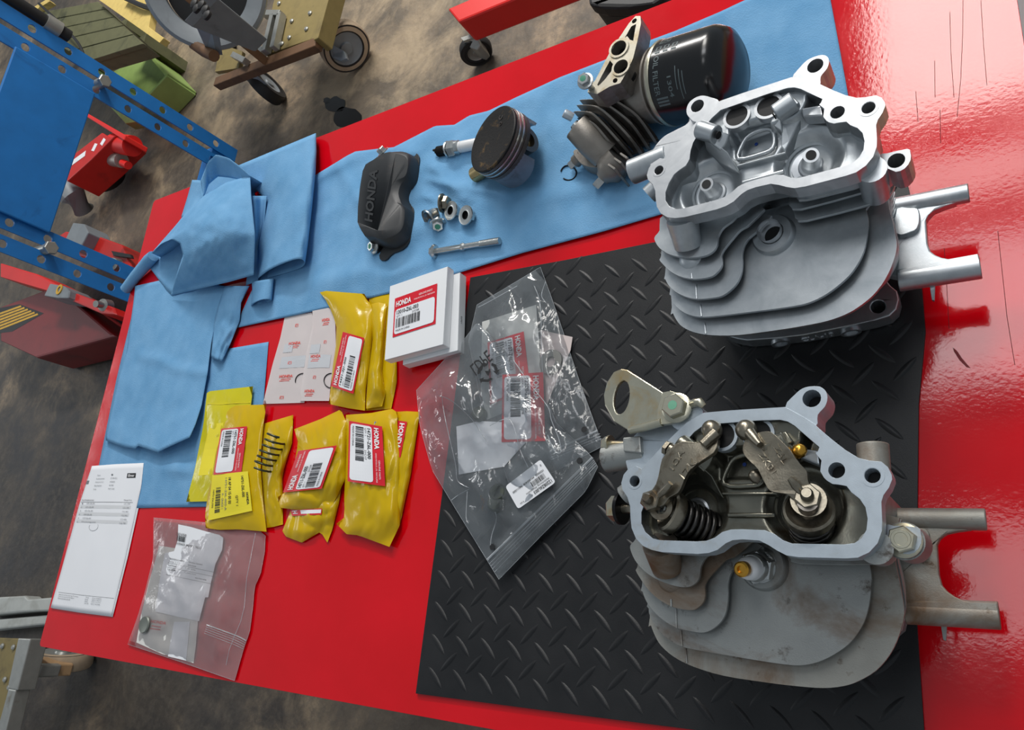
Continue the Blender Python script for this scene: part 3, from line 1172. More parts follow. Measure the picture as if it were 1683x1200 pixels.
    F.append((.051, [(1065, 985), (1066, 1000), (1068, 1012), (1080, 1033), (1097, 1050), (1120, 1062.5), (1153, 1070), (1205, 1079), (1260, 1088), (1302, 1093.5), (1327, 1092.5),
                     (1353, 1085), (1380, 1070), (1401.7, 1051.7), (1420, 1023), (1428, 995), (1431.7, 965), (1432, 946), (1428, 925), (1420, 880), (1090, 880)], None))
    F4 = [(1068, 1015), (1070, 1028), (1077, 1046), (1087, 1062), (1108, 1080), (1140, 1096), (1190, 1111), (1260, 1122), (1310, 1128), (1353, 1131), (1385, 1128), (1410, 1120), (1440, 1102), (1463, 1075),
          (1478, 1043), (1486, 1010), (1483, 982), (1478, 953), (1472, 925), (1468, 890), (1440, 840), (1100, 860)]
    F.append((.060, F4, None))
    for k, (d, ol, lobe) in enumerate(F):
        pts = smoothline([PB(x, y, d) for x, y in ol], 3)
        g = G().prism(pts, .0026)
        o = obj('cooling_fin', g, M['alu_rust'] if k in (1, 4) else cast, h, bev=.0007)
        if lobe:
            g = G().prism(smoothline([PA(x, y, d) for x, y in lobe], 2), .0024)
            obj('cooling_fin', g, cast, h, bev=.0006)
    f4 = smoothline([PB(x, y, .060) for x, y in F4], 3)
    xr = max(p.x for p in f4)
    yt = max(p.y for p in f4)
    for k in range(7):
        kx, ky = .985 - .006 * k, .97 - .042 * (k + 1)
        pts = [Vector((xr - .001 * k + (p.x - xr) * kx, yt + (p.y - yt) * ky, p.z - .0085 * (k + 1))) for p in f4]
        obj('cooling_fin', G().prism(pts, .0026), cast, h, bev=.0006)
    # casting line across the fin edges
    for (d, x0_, y0_, x1_, y1_) in ((.0349, 1103, 985, 1103.5, 997), (.0428, 1111, 1001, 1112, 1032), (.0508, 1119, 1036, 1121, 1062), (.0598, 1127, 1066, 1129, 1090)):
        obj('parting_line', G().tube([PB(x0_, y0_, d), PB(x1_, y1_, d)], .0007, 6), cast, h)
    # stud boss columns
    obj('stud_boss', G().cyl(PA(1131, 404, .0275), PA(1121, 360, .0115), .0098, .0112, n=22), M['alu_rust'], h, smooth=50)
    g = G().lathe(PA(1137, 424, .0365), (0, 0, 1), [(.0098, 0), (.0092, .0015), (.006, .0035), (.002, .0045)], 22)
    obj('stud_boss', g, M['alu_rust'], h, smooth=60)
    obj('stud_boss', G().cyl(PA(1440, 318, .045), PA(1432, 278, .0115), .0088, n=22), cast, h, smooth=50)
    # spark plug seat
    sc = PA(1271, 387, .0505)
    ax = Vector((-.13, .0, 1)).normalized()
    sc = sc + Vector((0, 0, .0026))
    sb = obj('spark_plug_seat', G().lathe(sc - ax * .006, ax, [(.0155, 0), (.0150, .0055), (.0138, .0072), (.0085, .0074), (.0080, .006)], 32, False), cast, h, smooth=40)
    obj('threaded_bore', G().lathe(sc + ax * .0006, ax, [(.0001, 0), (.0080, .0002), (.0084, .0064)], 28, False), M['mach_used'], sb, smooth=60)
    obj('bore_end', G().lathe(sc + ax * .0010 + Vector((.0016, -.0020, 0)), ax, [(.0066, 0), (.0066, .0004)], 22), M['hole'], sb)
    # lugs
    def lug(pts, d, th, hole, r, fn, nm='mounting_lug', sm=3, mat=None):
        P = smoothline([fn(x, y, d) for x, y in pts], sm)
        c = fn(*hole, d)
        o = obj(nm, G().prism(P, th, [dircirc(c, r)]), mat or mach, h, bev=.0008)
        obj('bolt_bore', G().lathe(c - Vector((0, 0, th * .8)), (0, 0, 1), [(r, 0), (r, .001)], 16), M['hole'], o)
        return o
    lug([(1291, 668), (1306, 649), (1319, 638.5), (1334, 635), (1348, 636), (1357, 643), (1360, 654), (1356, 668), (1344, 682), (1341, 700), (1310, 690)], .0022, .020,
        (1334, 655), .0052, PB)
    lug([(1128, 180), (1133, 168), (1143.6, 160), (1155, 157), (1168, 160), (1182, 167), (1172, 190), (1145, 201), (1131, 191)], .003, .014, (1146, 174), .0050, PA)
    lug([(1447, 254), (1458, 252), (1491, 244.6), (1496, 250), (1496.6, 263), (1487, 277), (1472, 282.5), (1459, 277), (1450, 285), (1440, 275)], .018, .021, (1473, 264), .0050, PA, sm=2)
    # shoulder and crosswise stub on the port side
    sh = [(1133, 176), (1131, 200), (1112, 212), (1090, 224), (1076, 240), (1066, 262), (1078, 290), (1110, 262), (1150, 210)]
    obj('shoulder', G().prism(smoothline([PA(x, y, .012) for x, y in sh], 3), .022), mach, h, bev=.003, seg=3)
    g = G().cyl(PA(1038, 283, .020), PA(1100, 258, .020), .0098, n=26)
    obj('port_stub', g, cast, h, smooth=50, bev=.0008)
    g = G().cyl(PB(1026, 815, .018), PB(1052, 795, .018), .007, n=16)
    obj('port_stub', g, cast, h, smooth=50)
    # fork bracket reaching over the bench edge
    zf = .048
    z0 = zf - .003
    up = G().cyl(QB(1470, 852, zf + .001), QB(1621, 854, zf + .001), .0068, n=24)
    obj('fork_arm', up, M['alu_rust'], h, smooth=50, bev=.0006)
    lo = G().cyl(QB(1488, 1004, zf - .002), QB(1643, 1012, zf - .002), .0082, n=24)
    arm = obj('fork_arm', lo, M['alu_rust'], h, smooth=50, bev=.0006)
    g = G().prism([QB(x, y, zf + .0058) for x, y in [(1488, 991), (1560, 989), (1638, 992), (1641, 1009), (1560, 1007), (1488, 1003)]], .006)
    obj('arm_flat', g, M['alu_rust'], arm, bev=.0005)
    plate = [(1440, 850), (1475, 858), (1560, 868), (1598, 870), (1575, 873), (1556, 877), (1545, 884), (1540, 895), (1541, 915), (1543, 945), (1548, 962), (1557, 972), (1570, 981), (1586, 988),
             (1605, 992), (1600, 1003), (1488, 1003), (1440, 980)]
    obj('fork_web', G().prism([QB(x, y, zf + .0035) for x, y in plate], .008), M['alu_rust'], h, bev=.0012)
    pad = [(1484, 864), (1512, 868), (1524, 872), (1528, 884), (1527, 906), (1518, 918), (1490, 920), (1480, 905)]
    obj('bolt_pad', G().prism(smoothline([QB(x, y, zf + .0085) for x, y in pad], 2), .006), M['alu_rust'], h, bev=.001)
    g = G().prism([QB(1545, 1012, zf - .004), QB(1557, 1012, zf - .004), QB(1556, 1035, zf - .006), QB(1555, 1054, zf - .009), QB(1550, 1052, zf - .009), QB(1547, 1034, zf - .006)], .003)
    obj('locating_pin', g, cast, h, bev=.0005)
    # deck flange at the bottom with two plugs and a cast mark
    base = [(1194, 552), (1212, 557), (1228, 559.5), (1275, 556), (1320, 551), (1360, 543), (1400, 535), (1440, 526), (1462, 519), (1473, 508), (1477, 492), (1474, 478), (1464, 470),
            (1440, 440), (1330, 410), (1200, 430), (1170, 500), (1180, 535)]
    bp = [QA(x, y, .021) for x, y in base]
    hb = QA(1443, 504, .021)
    bo = obj('deck_flange', G().prism(bp, .0166, [circ(hb, .0052, 18)]), cast, h, bev=.002, seg=3)
    obj('bolt_bore', G().cyl(hb - Vector((0, 0, .016)), hb - Vector((0, 0, .0145)), .0052), M['hole'], bo)
    q1, q2 = QA(1312, 552.2, .021), QA(1366, 541.8, .021)
    dq = (q2 - q1).normalized()
    oq = Vector((dq.y, -dq.x, 0))
    v, f = glyphs('CLA-10', .02)
    n_ = len(v)
    lo_ = [q1.lerp(q2, a) + Vector((0, 0, -.0135 + .0075 * b)) - oq * .0003 for a, b in v]
    gg = G().add(lo_ + [p + oq * .0011 for p in lo_], [tuple(i + n_ for i in r) for r in f])
    es = {}
    for r in f:
        for i in range(len(r)):
            es[(r[i], r[(i + 1) % len(r)])] = 1
    gg.f += [(a, b, b + n_, a + n_) for a, b in es if (b, a) not in es]
    tag(obj('cast_mark', gg, M['mach_used'], bo), kind='stuff')
    for (x, y) in ((1283, 561), (1398, 543)):
        c = QA(x, y, .012)
        dr = Vector((.12, -1, -.05)).normalized()
        o = obj('core_plug', G().ring(c - dr * .006, dr, .0075, .0052, .0085, 24), cast, h, smooth=50)
        obj('plug_face', G().cyl(c - dr * .004, c + dr * .0005, .0053, n=20), M['mach_used'], o, smooth=50)
    return h


headB = build_head()
headB['label'] = 'used grey cylinder head with brown stains, rockers, valve springs and spark plug fitted'
headB['group'] = 'cylinder heads on the rubber mat'
headA = copytree(headB)
headA.location = HC + HT
headA.rotation_euler = (0, 0, HR)
headA['label'] = 'clean bare cylinder head without rockers, bright machined face, beside the oil filter'
SWAP = {'mach_used': 'mach', 'alu_used': 'alu', 'alu_rust': 'alu', 'alu_oily': 'alu', }
NAME2KEY = {M[k].name: k for k in M if M[k]}


def reskin(o):
    for ch in o.children:
        for s in ch.material_slots:
            k = NAME2KEY.get(s.material.name)
            if k in SWAP:
                s.link = 'OBJECT'
                s.material = M[SWAP[k]]
        reskin(ch)


reskin(headA)

# ---- what only the used head carries
h = headB
# rockers
def quadS_(q, tree):
    a, b, c, e = [Vector(p) for p in q]

    def S(u, v):
        p = (e * (1 - u) + c * u) * (1 - v) + (a * (1 - u) + b * u) * v
        return on(p.x, p.y, 0, tree)
    return S


def rocker(pts, nutc, ballc, d0, arch, letters, lpos):
    P = smoothline([PB(x, y, d0) for x, y in pts], 2)
    a, b = PB(*ballc, d0), PB(*nutc, d0)
    ax = b - a

    def lift(p):
        t = max(0, min(1, (p - a).dot(ax) / ax.length_squared))
        return p + Vector((0, 0, arch * math.sin(PI * t)))
    # arched pressed-steel arm: fine grid clipped to the outline
    exy = [(p.x, p.y) for p in P]
    P2 = [lift(p) for p in P]
    g = G().prism(P2, .0045)
    o = obj('rocker_arm', g, M['oilsteel'], h, bev=.0012, seg=3, smooth=50)
    tree = [BVHTree.FromPolygons([tuple(p) for p in g.v], g.f)]
    for t_, q in letters:
        S_ = quadS_(q, tree)
        v, f = glyphs(t_, .02)
        n_ = len(v)
        u1 = [S_(a, b) for a, b in v]
        gg = G().add(u1 + [p + Vector((0, 0, .0006)) for p in u1], [tuple(i + n_ for i in r) for r in f])
        es = {}
        for r in f:
            for i in range(len(r)):
                es[(r[i], r[(i + 1) % len(r)])] = 1
        gg.f += [(a, b, b + n_, a + n_) for a, b in es if (b, a) not in es]
        obj('raised_lettering', gg, M['oilsteel'], o)
    return o, lift


ra, lift = rocker([(1166, 716), (1154.6, 729), (1130, 728), (1116, 733), (1106, 743), (1094, 757), (1088, 778.6), (1081, 797), (1071, 808), (1066, 820), (1074, 833),
                   (1092, 831), (1103.6, 819), (1119, 812), (1127, 799), (1134.5, 783), (1150, 766), (1176, 746), (1181, 728), (1178, 718)],
                  (1068, 822), (1176, 707), -.004, .006, (('1OA', ((1099, 768), (1118, 738), (1126, 743), (1107, 774))), ('1ZK', ((1115, 782), (1138, 752), (1148, 759), (1125, 788)))), None)
g = G().lathe(PB(1177, 711, .003), NUP, [(.003, 0), (.0056, .003), (.0064, .006), (.0056, .0094), (.0034, .0116), (.001, .0122)], 26)
obj('ball_end', g, M['oilsteel'], ra, smooth=70)
g = G().tube([PB(1155, 731, -.0095), PB(1168, 719, -.0075), PB(1176, 712, -.006)], [.0032, .0036, .004], 10)
obj('arm_rib', g, M['oilsteel'], ra, smooth=70)
g = G().tube([PB(1084, 814, -.0095), PB(1092, 806, -.0115), PB(1102, 794, -.0128)], [.002, .0026, .0018], 8)
obj('arm_rib', g, M['oilsteel'], ra, smooth=70)
ad = (PB(1066, 820, -.012) - PB(1084, 832, .004)).normalized()
g = G().hexn(PB(1074, 826, -.002), ad, .0066, .0065)
obj('lock_nut', g, M['oilsteel'], ra)
g = G().lathe(PB(1074, 826, -.002), ad, [(.0032, 0), (.0032, .010), (.0022, .0115)], 14)
obj('adjuster_screw', g, M['oilsteel'], ra, smooth=40)
obj('washer', G().ring(PB(1088, 836, -.001), ad, .0075, .004, .0016), M['oilsteel'], ra)
g = G().cyl(PB(1102, 739, -.001), PB(1110, 744, -.001), .0042, n=16).hexn(PB(1100, 738, -.001), PB(1092, 734, 0) - PB(1110, 744, 0), .0048, .003)
obj('shaft_bolt', g, M['oilsteel'], ra, smooth=40)

rb, lift2 = rocker([(1231, 716), (1224, 728), (1223, 742), (1229, 753), (1240, 764), (1251, 775), (1265, 804), (1275, 811), (1294, 813), (1306, 822), (1318, 830), (1334, 828),
                    (1338, 814), (1333, 802), (1329, 790), (1328, 776), (1316, 763.7), (1303.5, 743.6), (1286.5, 726.6), (1271, 713), (1258, 711), (1246, 713)],
                   (1327, 815), (1231, 707), -.004, .006, (('Z6L', ((1278, 728), (1296, 760), (1287, 765), (1269, 733))), ('ZK01', ((1254, 741), (1277, 774), (1268, 780), (1246, 747)))), None)
g = G().lathe(PB(1233, 711, .003), NUP, [(.003, 0), (.0056, .003), (.0064, .006), (.0056, .0094), (.0034, .0116), (.001, .0122)], 26)
obj('ball_end', g, M['oilsteel'], rb, smooth=70)
g = G().tube([PB(1233, 712, -.006), PB(1241, 722, -.0085), PB(1249, 731, -.010)], [.0036, .003, .002], 10)
obj('arm_rib', g, M['oilsteel'], rb, smooth=70)
g = G().tube([PB(1298, 786, -.0115), PB(1307, 797, -.0095), PB(1316, 808, -.007)], [.0016, .0026, .002], 8)
obj('arm_rib', g, M['oilsteel'], rb, smooth=70)
ad2 = (PB(1325, 812, -.012) - PB(1330, 830, .008)).normalized()
g = G().hexn(PB(1328, 820, -.001), ad2, .0072, .006)
obj('lock_nut', g, M['oilsteel'], rb)
g = G().lathe(PB(1328, 820, -.001), ad2, [(.0036, 0), (.0036, .0095), (.0026, .0115)], 14)
obj('adjuster_screw', g, M['oilsteel'], rb, smooth=40)
obj('washer', G().ring(PB(1329, 823, .000), ad2, .0095, .005, .0018), M['oilsteel'], rb)
obj('shaft_bolt', G().lathe(PB(1308, 746, -.001), PB(1312, 742, -.002) - PB(1300, 752, 0), [(.0035, 0), (.0042, .003), (.003, .006), (.001, .007)], 14), M['brass'], rb, smooth=50)
obj('shaft_bolt', G().lathe(PB(1250, 786, .003), PB(1240, 783, -.002) - PB(1256, 790, 0), [(.004, 0), (.0045, .003), (.003, .006), (.001, .007)], 14), M['oilsteel'], rb, smooth=50)


def coil(a, b, r, turns, wire, n=16):
    a, b = Vector(a), Vector(b)
    q = Vector((0, 0, 1)).rotation_difference((b - a).normalized()).to_matrix()
    L = (b - a).length
    pts = []
    for i in range(int(turns * n) + 1):
        t = i / (turns * n)
        an = 2 * PI * i / n
        pts.append(a + q @ Vector((r * math.cos(an), r * math.sin(an), L * t)))
    return pts


# valve springs
s0, s1 = PB(1168, 872, .026), PB(1108, 844, .006)
vs_ = thing  # (springs are parts of the head)
sp = obj('valve_spring', G().tube(coil(s0, s1, .0105, 6.5, .0015), .0016, 7), M['darksteel'], h, smooth=80)
ax = (s1 - s0).normalized()
rt = obj('spring_retainer', G().lathe(s1 - ax * .002, ax, [(.0125, 0), (.0132, .002), (.0128, .006), (.0112, .007), (.0085, .0045), (.004, .004)], 28), M['oilsteel'], sp, smooth=45)
obj('valve_stem', G().cyl(s1, s1 + ax * .0085, .0032, n=14), M['steel'], sp, smooth=40)
obj('spring_core', G().cyl(s0, s0 + ax * .012, .0062, n=16), M['darksteel'], sp, smooth=50)
t0, t1 = PB(1336, 882, .028), PB(1330, 843, .004)
sp2 = obj('valve_spring', G().tube(coil(t0, t1, .0112, 5.5, .0016), .0017, 7), M['darksteel'], h, smooth=80)
ax2 = (t1 - t0).normalized()
obj('spring_retainer', G().lathe(t1 - ax2 * .004, ax2, [(.0128, 0), (.0136, .002), (.0136, .0075), (.0122, .0085), (.0095, .0055), (.004, .005)], 28), M['oilsteel'], sp2, smooth=45)
obj('valve_stem', G().cyl(t1, t1 + ax2 * .011, .0055, n=16), M['darksteel'], sp2, smooth=40)
obj('spring_core', G().cyl(t0, t0 + ax2 * .02, .0085, n=16), M['darksteel'], sp2, smooth=50)

# spark plug screwed in
sc = PA(1271, 387, .0505)
tip = at(1217, 936, .149)
ax = (tip - sc).normalized()
L = (tip - sc).length
pl = obj('spark_plug', G().lathe(sc, ax, [(.0118, 0), (.0118, .003), (.0098, .004), (.0098, .006)], 28), M['steel'], h, smooth=40)
obj('hexagon', G().hexn(sc + ax * .0055, ax, .0105, .0085), M['steel'], pl)
obj('metal_shell', G().lathe(sc + ax * .014, ax, [(.0088, 0), (.0082, .004), (.0075, .005)], 24), M['steel'], pl, smooth=40)
obj('insulator', G().lathe(sc + ax * .018, ax, [(.0072, 0), (.0070, L - .030), (.0064, L - .027), (.0048, L - .0255)], 26), M['ceramic'], pl, smooth=40)
obj('terminal', G().lathe(sc + ax * (L - .0085), ax, [(.0032, 0), (.0032, .003), (.0046, .0035), (.0046, .0075), (.0036, .0085), (.0022, .0085), (.002, .0065)], 20), M['brass'], pl, smooth=40)

# lifting eye bolted on
zc = M['zinc']
hookp = [(1090, 645), (1031, 607.5), (1021.7, 606), (1008, 611.6), (997, 628.6), (992, 648.7), (994, 667), (1008, 692), (1032, 707), (1042, 710), (1084, 694)]
zh = lambda x: .1605 + (x - 1090) / 100 * .010
hp = [at(x, y, zh(x)) for x, y in hookp]
e1 = []
for k in range(22):
    a = 2 * PI * k / 22
    x = 1021.5 + 12.5 * math.cos(a) + 3.5 * math.sin(a)
    y = 653 - 27.5 * math.sin(a)
    e1.append(at(x, y, zh(x)))
hk = obj('lifting_eye', G().prism(hp, .0035, [e1]), zc, h, bev=.0008)
g = G().tube([at(1036, 707, .154), at(1060, 702, .158), at(1088, 694, .1605)], .0028, 10)
obj('rolled_lip', g, zc, hk, smooth=60)
tabp = [(1089, 645), (1116, 647), (1131, 656), (1136, 670), (1128, 686), (1116, 692), (1096, 697), (1080, 692)]
obj('eye_tab', G().prism(smoothline([at(x, y, .1615) for x, y in tabp], 2), .0035), zc, hk, bev=.0008)
g = G().tube([at(1132, 668, .1605), at(1142, 662, .162), at(1150, 661, .163), at(1157, 668, .162)], [.0022, .0028, .003, .002], 10)
obj('end_curl', g, zc, hk, smooth=60)
bc = at(1113, 671, .1615)
bolt = obj('flange_bolt', G().lathe(bc, (0, 0, 1), [(.0098, 0), (.0098, .0012), (.0082, .002)], 28), zc, h, smooth=40)
obj('bolt_head', G().hexn(bc + Vector((0, 0, .0015)), (0, 0, 1), .0078, .0065), zc, bolt)
obj('bolt_recess', G().lathe(bc + Vector((0, 0, .0081)), (0, 0, 1), [(.0030, 0), (.001, .0001)], 18), plain('green_dab', srgb(110, 170, 140), .5), bolt)
# boss under the tab
obj('eye_boss', G().cyl(PB(1112, 672, .026), PB(1112, 672, .006), .0095, n=20), M['alu_used'], h, smooth=50)
# bolt and washer through the right lug
c2 = at(1486, 889, .150)
bolt = obj('flange_bolt', G().lathe(c2, NUP, [(.0092, 0), (.0092, .0016), (.0078, .0020)], 28), M['zinc'], h, smooth=40)
obj('bolt_head', G().hexn(c2 + NUP * .002, NUP, .0072, .006), M['zinc'], bolt)
obj('bolt_recess', G().lathe(c2 + NUP * .0081, NUP, [(.0050, 0), (.0048, .0003), (.0034, .0003), (.0030, -.0006)], 20), M['zinc'], bolt, smooth=40)
obj('bolt_sleeve', G().cyl(c2 - NUP * .02, c2 - NUP * .001, .0100, n=24), M['alu_used'], h, smooth=40)
# breather stub behind the right lug
obj('breather_stub', G().cyl(PB(1437, 775, .020), PB(1434, 730, .020), .0085, n=24), M['alu_rust'], h, smooth=50, bev=.0008)
# flange bolt in the left side
a, b = PB(1046, 836, .022), PB(1000, 836, .022)
dr = (b - a).normalized()
fb = obj('flange_bolt', G().cyl(a, b - dr * .002, .0032, n=14), M['oilsteel'], h, smooth=40)
obj('washer', G().cyl(PB(1024, 836, .022), PB(1019, 836, .022), .0108, n=24), M['blackwire'], fb, smooth=40)
obj('bolt_head', G().hexn(PB(1018, 836, .022), dr, .0085, .0065), M['zinc'], fb)
# clamp screw over the crosswise stub
a, b = PB(1028, 731, .016), PB(994, 730, .016)
dr = (b - a).normalized()
cs = obj('clamp_screw', G().cyl(a, b, .0026, n=12), zc, h, smooth=40)
obj('bolt_head', G().hexn(PB(1003, 730, .016), dr, .0052, .005).cyl(PB(1004, 730, .016), PB(1001, 730, .016), .0062), zc, cs)
g = G().prism([PB(x, y, .008) for x, y in [(1023, 719), (1052, 716), (1054, 745), (1024, 742)]], .016)
obj('clamp_block', g, M['alu_used'], h, bev=.001)
# ---------------------------------------------------------------- lettering
class Print:
    """flat print on a surface S(u, v): u along the reading direction, v from bottom to top"""

    def __init__(s, S, eps=.00035):
        s.S = S
        s.e = eps
        s.g = {}

    def G(s, m):
        return s.g.setdefault(m, G())

    def put(s, m, v, f, lift=1):
        s.G(m).add([s.S(a, b) + Vector((0, 0, s.e * lift)) for a, b in v], f)

    def rect(s, m, u0, v0, u1, v1, nu=1, nv=1, lift=1):
        v = [(u0 + (u1 - u0) * i / nu, v0 + (v1 - v0) * j / nv) for j in range(nv + 1) for i in range(nu + 1)]
        f = [(j * (nu + 1) + i, j * (nu + 1) + i + 1, (j + 1) * (nu + 1) + i + 1, (j + 1) * (nu + 1) + i) for j in range(nv) for i in range(nu)]
        s.put(m, v, f, lift)

    def rrect(s, m, u0, v0, u1, v1, ru, rv, nu=10, nv=6, lift=1):
        """rounded panel, gridded so it follows the surface"""
        us = [u0, u0 + ru * .3, u0 + ru] + [u0 + ru + (u1 - u0 - 2 * ru) * i / nu for i in range(1, nu)] + [u1 - ru, u1 - ru * .3, u1]
        v, f = [], []
        for u in us:
            d = min(u - u0, u1 - u)
            k = 0 if d >= ru else 1 - math.sqrt(max(0, 1 - (1 - d / ru) ** 2))
            for j in range(nv + 1):
                v.append((u, v0 + k * rv + (v1 - v0 - 2 * k * rv) * j / nv))
        for i in range(len(us) - 1):
            for j in range(nv):
                f.append((i * (nv + 1) + j, (i + 1) * (nv + 1) + j, (i + 1) * (nv + 1) + j + 1, i * (nv + 1) + j + 1))
        s.put(m, v, f, lift)

    def text(s, m, t, u0, v0, u1, v1, bold=0.0, lift=3, slant=0):
        v, f = glyphs(t, bold)
        s.put(m, [(u0 + (u1 - u0) * (a + slant * b), v0 + (v1 - v0) * b) for a, b in v], f, lift)

    def bars(s, m, u0, v0, u1, v1, n=30, seed=1, lift=3, skew=0):
        r = random.Random(seed)
        x = 0
        w = []
        while x < n * 2:
            a, b = r.choice((.6, .6, 1.1, 1.8)), r.choice((.6, .6, 1.1, 1.6))
            w.append((x, x + a))
            x += a + b
        for a, b in w:
            s.rect(m, u0 + (u1 - u0) * a / x, v0, u0 + (u1 - u0) * b / x, v1, 1, 2, lift)

    def done(s, parent, names, kinds=None):
        out = []
        for m, g in s.g.items():
            o = obj(names.get(m, 'lettering'), g, M[m], parent, fix=False)
            if sum(p.normal.z for p in o.data.polygons) < 0:
                o.data.flip_normals()
            if m in ('ink', 'redink', 'grayink', 'labelwhite_text', 'embosspaint', 'paleink') or names.get(m, 'lettering') in ('lettering', 'white_lettering', 'barcode'):
                o['kind'] = 'stuff'
            out.append(o)
        return out


M['whiteink'] = plain('white_ink', srgb(240, 238, 238), .5, 0, .01)


def quadS(TL, TR, BR, BL, eps=.0003, only=None, flat=None, fix=None):
    """label surface from four corners in the photograph, given in reading order; laid on what is below"""
    a, b, c, d = [Vector(p) for p in (TL, TR, BR, BL)]

    def S(u, v):
        p = (d * (1 - u) + c * u) * (1 - v) + (a * (1 - u) + b * u) * v
        if fix is not None:
            return at(p.x, p.y, fix)
        return on(p.x, p.y, eps, only)
    return cacheS(S) if fix is None else S


def cacheS(S, n=18, m=14):
    """sample a draped surface once and interpolate, so print stays smooth and quick"""
    P = [[S(i / n, j / m) for i in range(n + 1)] for j in range(m + 1)]
    for _ in range(5):                                  # a stuck-on label is stiffer than the film
        Z = [[sum(P[min(max(j + b, 0), m)][min(max(i + a, 0), n)].z for a in (-1, 0, 1) for b in (-1, 0, 1)) / 9 for i in range(n + 1)] for j in range(m + 1)]
        for j in range(m + 1):
            for i in range(n + 1):
                p = P[j][i]
                k = (Z[j][i] - p.z) / (CAMH - p.z)
                P[j][i] = p.lerp(CAM, k)

    def F(u, v):
        x, y = min(max(u, 0), 1) * n, min(max(v, 0), 1) * m
        i, j = min(int(x), n - 1), min(int(y), m - 1)
        x -= i
        y -= j
        return (P[j][i] * (1 - x) + P[j][i + 1] * x) * (1 - y) + (P[j + 1][i] * (1 - x) + P[j + 1][i + 1] * x) * y
    return F


def part_label(S, parent, number, date='', seed=1, clipu=1.0, hide=()):
    """red and white spare-part label"""
    P = Print(S, .0004)
    P.rect('labelred', 0, 0, clipu, 1, 18, 14, 1)
    P.rrect('labelwhite', .035, .055, .965, .69, .045, .07, 14, 10, 2)
    P.text('whiteink', 'HONDA', .045, .755, .40, .90, .035, 2.6)
    P.text('whiteink', 'GENUINE PARTS', .58, .855, .90, .905, .0, 2.6)
    P.text('whiteink', 'HONDA MOTOR CO., LTD.  MADE IN JAPAN', .47, .765, .96, .815, .0, 2.6)
    if number:
        P.text('ink', number, .075, .555, .58, .655, .012, 3)
    P.text('ink', 'QTY. 1', .075, .475, .20, .525, .0, 3)
    if date:
        P.text('ink', date, .44, .475, .60, .525, .0, 3)
    P.bars('ink', .07, .21, .64, .45, 24, seed, 3)
    P.text('ink', 'MADE IN CHINA', .075, .115, .40, .165, .0, 3)
    reds = [o for o in P.done(None if parent is None else parent, {'labelred': 'part_label', 'labelwhite': 'white_panel', 'whiteink': 'white_lettering', 'ink': 'lettering'})]
    base = reds[0]
    for o in reds[1:]:
        o.parent = base
    return base


# ---------------------------------------------------------------- rocker cover
RC = M['blackplastic']
L0 = [PB(*p) for p in RIM]
cm = Vector((sum(p.x for p in L0) / len(L0), sum(p.y for p in L0) / len(L0), 0))
th, tx, ty, ssc = 1.62990821, -.61152462, .47414064, .94005796


def covpt(p, z, k=1.0):
    x, y = (p.x - cm.x) * ssc * k, (p.y - cm.y) * ssc * k
    return Vector((math.cos(th) * x - math.sin(th) * y + tx, math.sin(th) * x + math.cos(th) * y + ty, z))


zc0 = .0040
cov = thing('rocker_cover', 'black painted rocker cover with raised lettering lying on the blue towel', 'rocker cover', (tx, ty, zc0))
obj('flange', G().prism([covpt(p, zc0 + .005) for p in L0], .005), RC, cov, bev=.0012)
TOPP = [(596, 281, .033), (613, 263, .0335), (633, 251, .033), (650, 252, .031), (664, 256, .028), (670, 264, .027), (669, 280, .027), (664, 291, .027), (649, 298, .028), (642, 312, .028),
        (647, 330, .028), (657, 337, .027), (657, 352, .027), (653, 368, .027), (640, 376, .0295), (621, 379, .033), (604, 373, .0335), (587.5, 365, .033)]
BASP = [(638, 318), (646, 288), (656, 266), (668, 260), (681, 258), (689, 266), (689, 285), (686, 302), (678, 315), (675, 331),
        (680, 346), (682, 353), (682, 369), (678, 388), (668, 402), (650, 411), (634, 408), (620, 398)]
tp = [at(*p) for p in TOPP]
bp = [at(x, y, .007) for x, y in BASP]
rings = []
for k, q in ((0, 0), (.45, .10), (.82, .34), (.95, .72), (1, 1.0)):
    rings.append(smoothline([Vector((b.x + (t.x - b.x) * q, b.y + (t.y - b.y) * q, b.z + (t.z - b.z) * k)) for b, t in zip(bp, tp)], 3))
g = G()
n = len(rings[0])
for r in rings:
    g.v += r
for i in range(len(rings) - 1):
    for k in range(n):
        k2 = (k + 1) % n
        g.f.append((i * n + k, i * n + k2, (i + 1) * n + k2, (i + 1) * n + k))
o_ = (len(rings) - 1) * n
for loop in (list(range(0, 7)) + list(range(45, 54)), list(range(6, 46))):
    tri = tessellate_polygon([[Vector((rings[-1][i].x, rings[-1][i].y, 0)) for i in loop]])
    g.f += [tuple(loop[i] + o_ for i in t) for t in tri]
shell = obj('shell', g, RC, cov, smooth=42)
bv = shell.modifiers.new('bevel', 'BEVEL')
bv.width = .0016
bv.segments = 3
bv.limit_method = 'ANGLE'
bv.angle_limit = R_(30)
cvb = G()
cvb.add(g.v, g.f)
cb = BVHTree.FromPolygons([tuple(p) for p in g.v], g.f)
S = quadS((600, 363), (608, 278), (622, 280), (613, 366), .0002, [cb])
v, f = glyphs('HONDA', .03)
gg = G()
nn = len(v)
up1 = [S(a, b) for a, b in v]
gg.add(up1 + [p + Vector((0, 0, .0011)) for p in up1], [tuple(i + nn for i in q) for q in f])
edges = {}
for q in f:
    for i in range(len(q)):
        e = (q[i], q[(i + 1) % len(q)])
        edges[e] = 1
for a, b in edges:
    if (b, a) not in edges:
        gg.f.append((a, b, b + nn, a + nn))
obj('raised_lettering', gg, RC, cov)


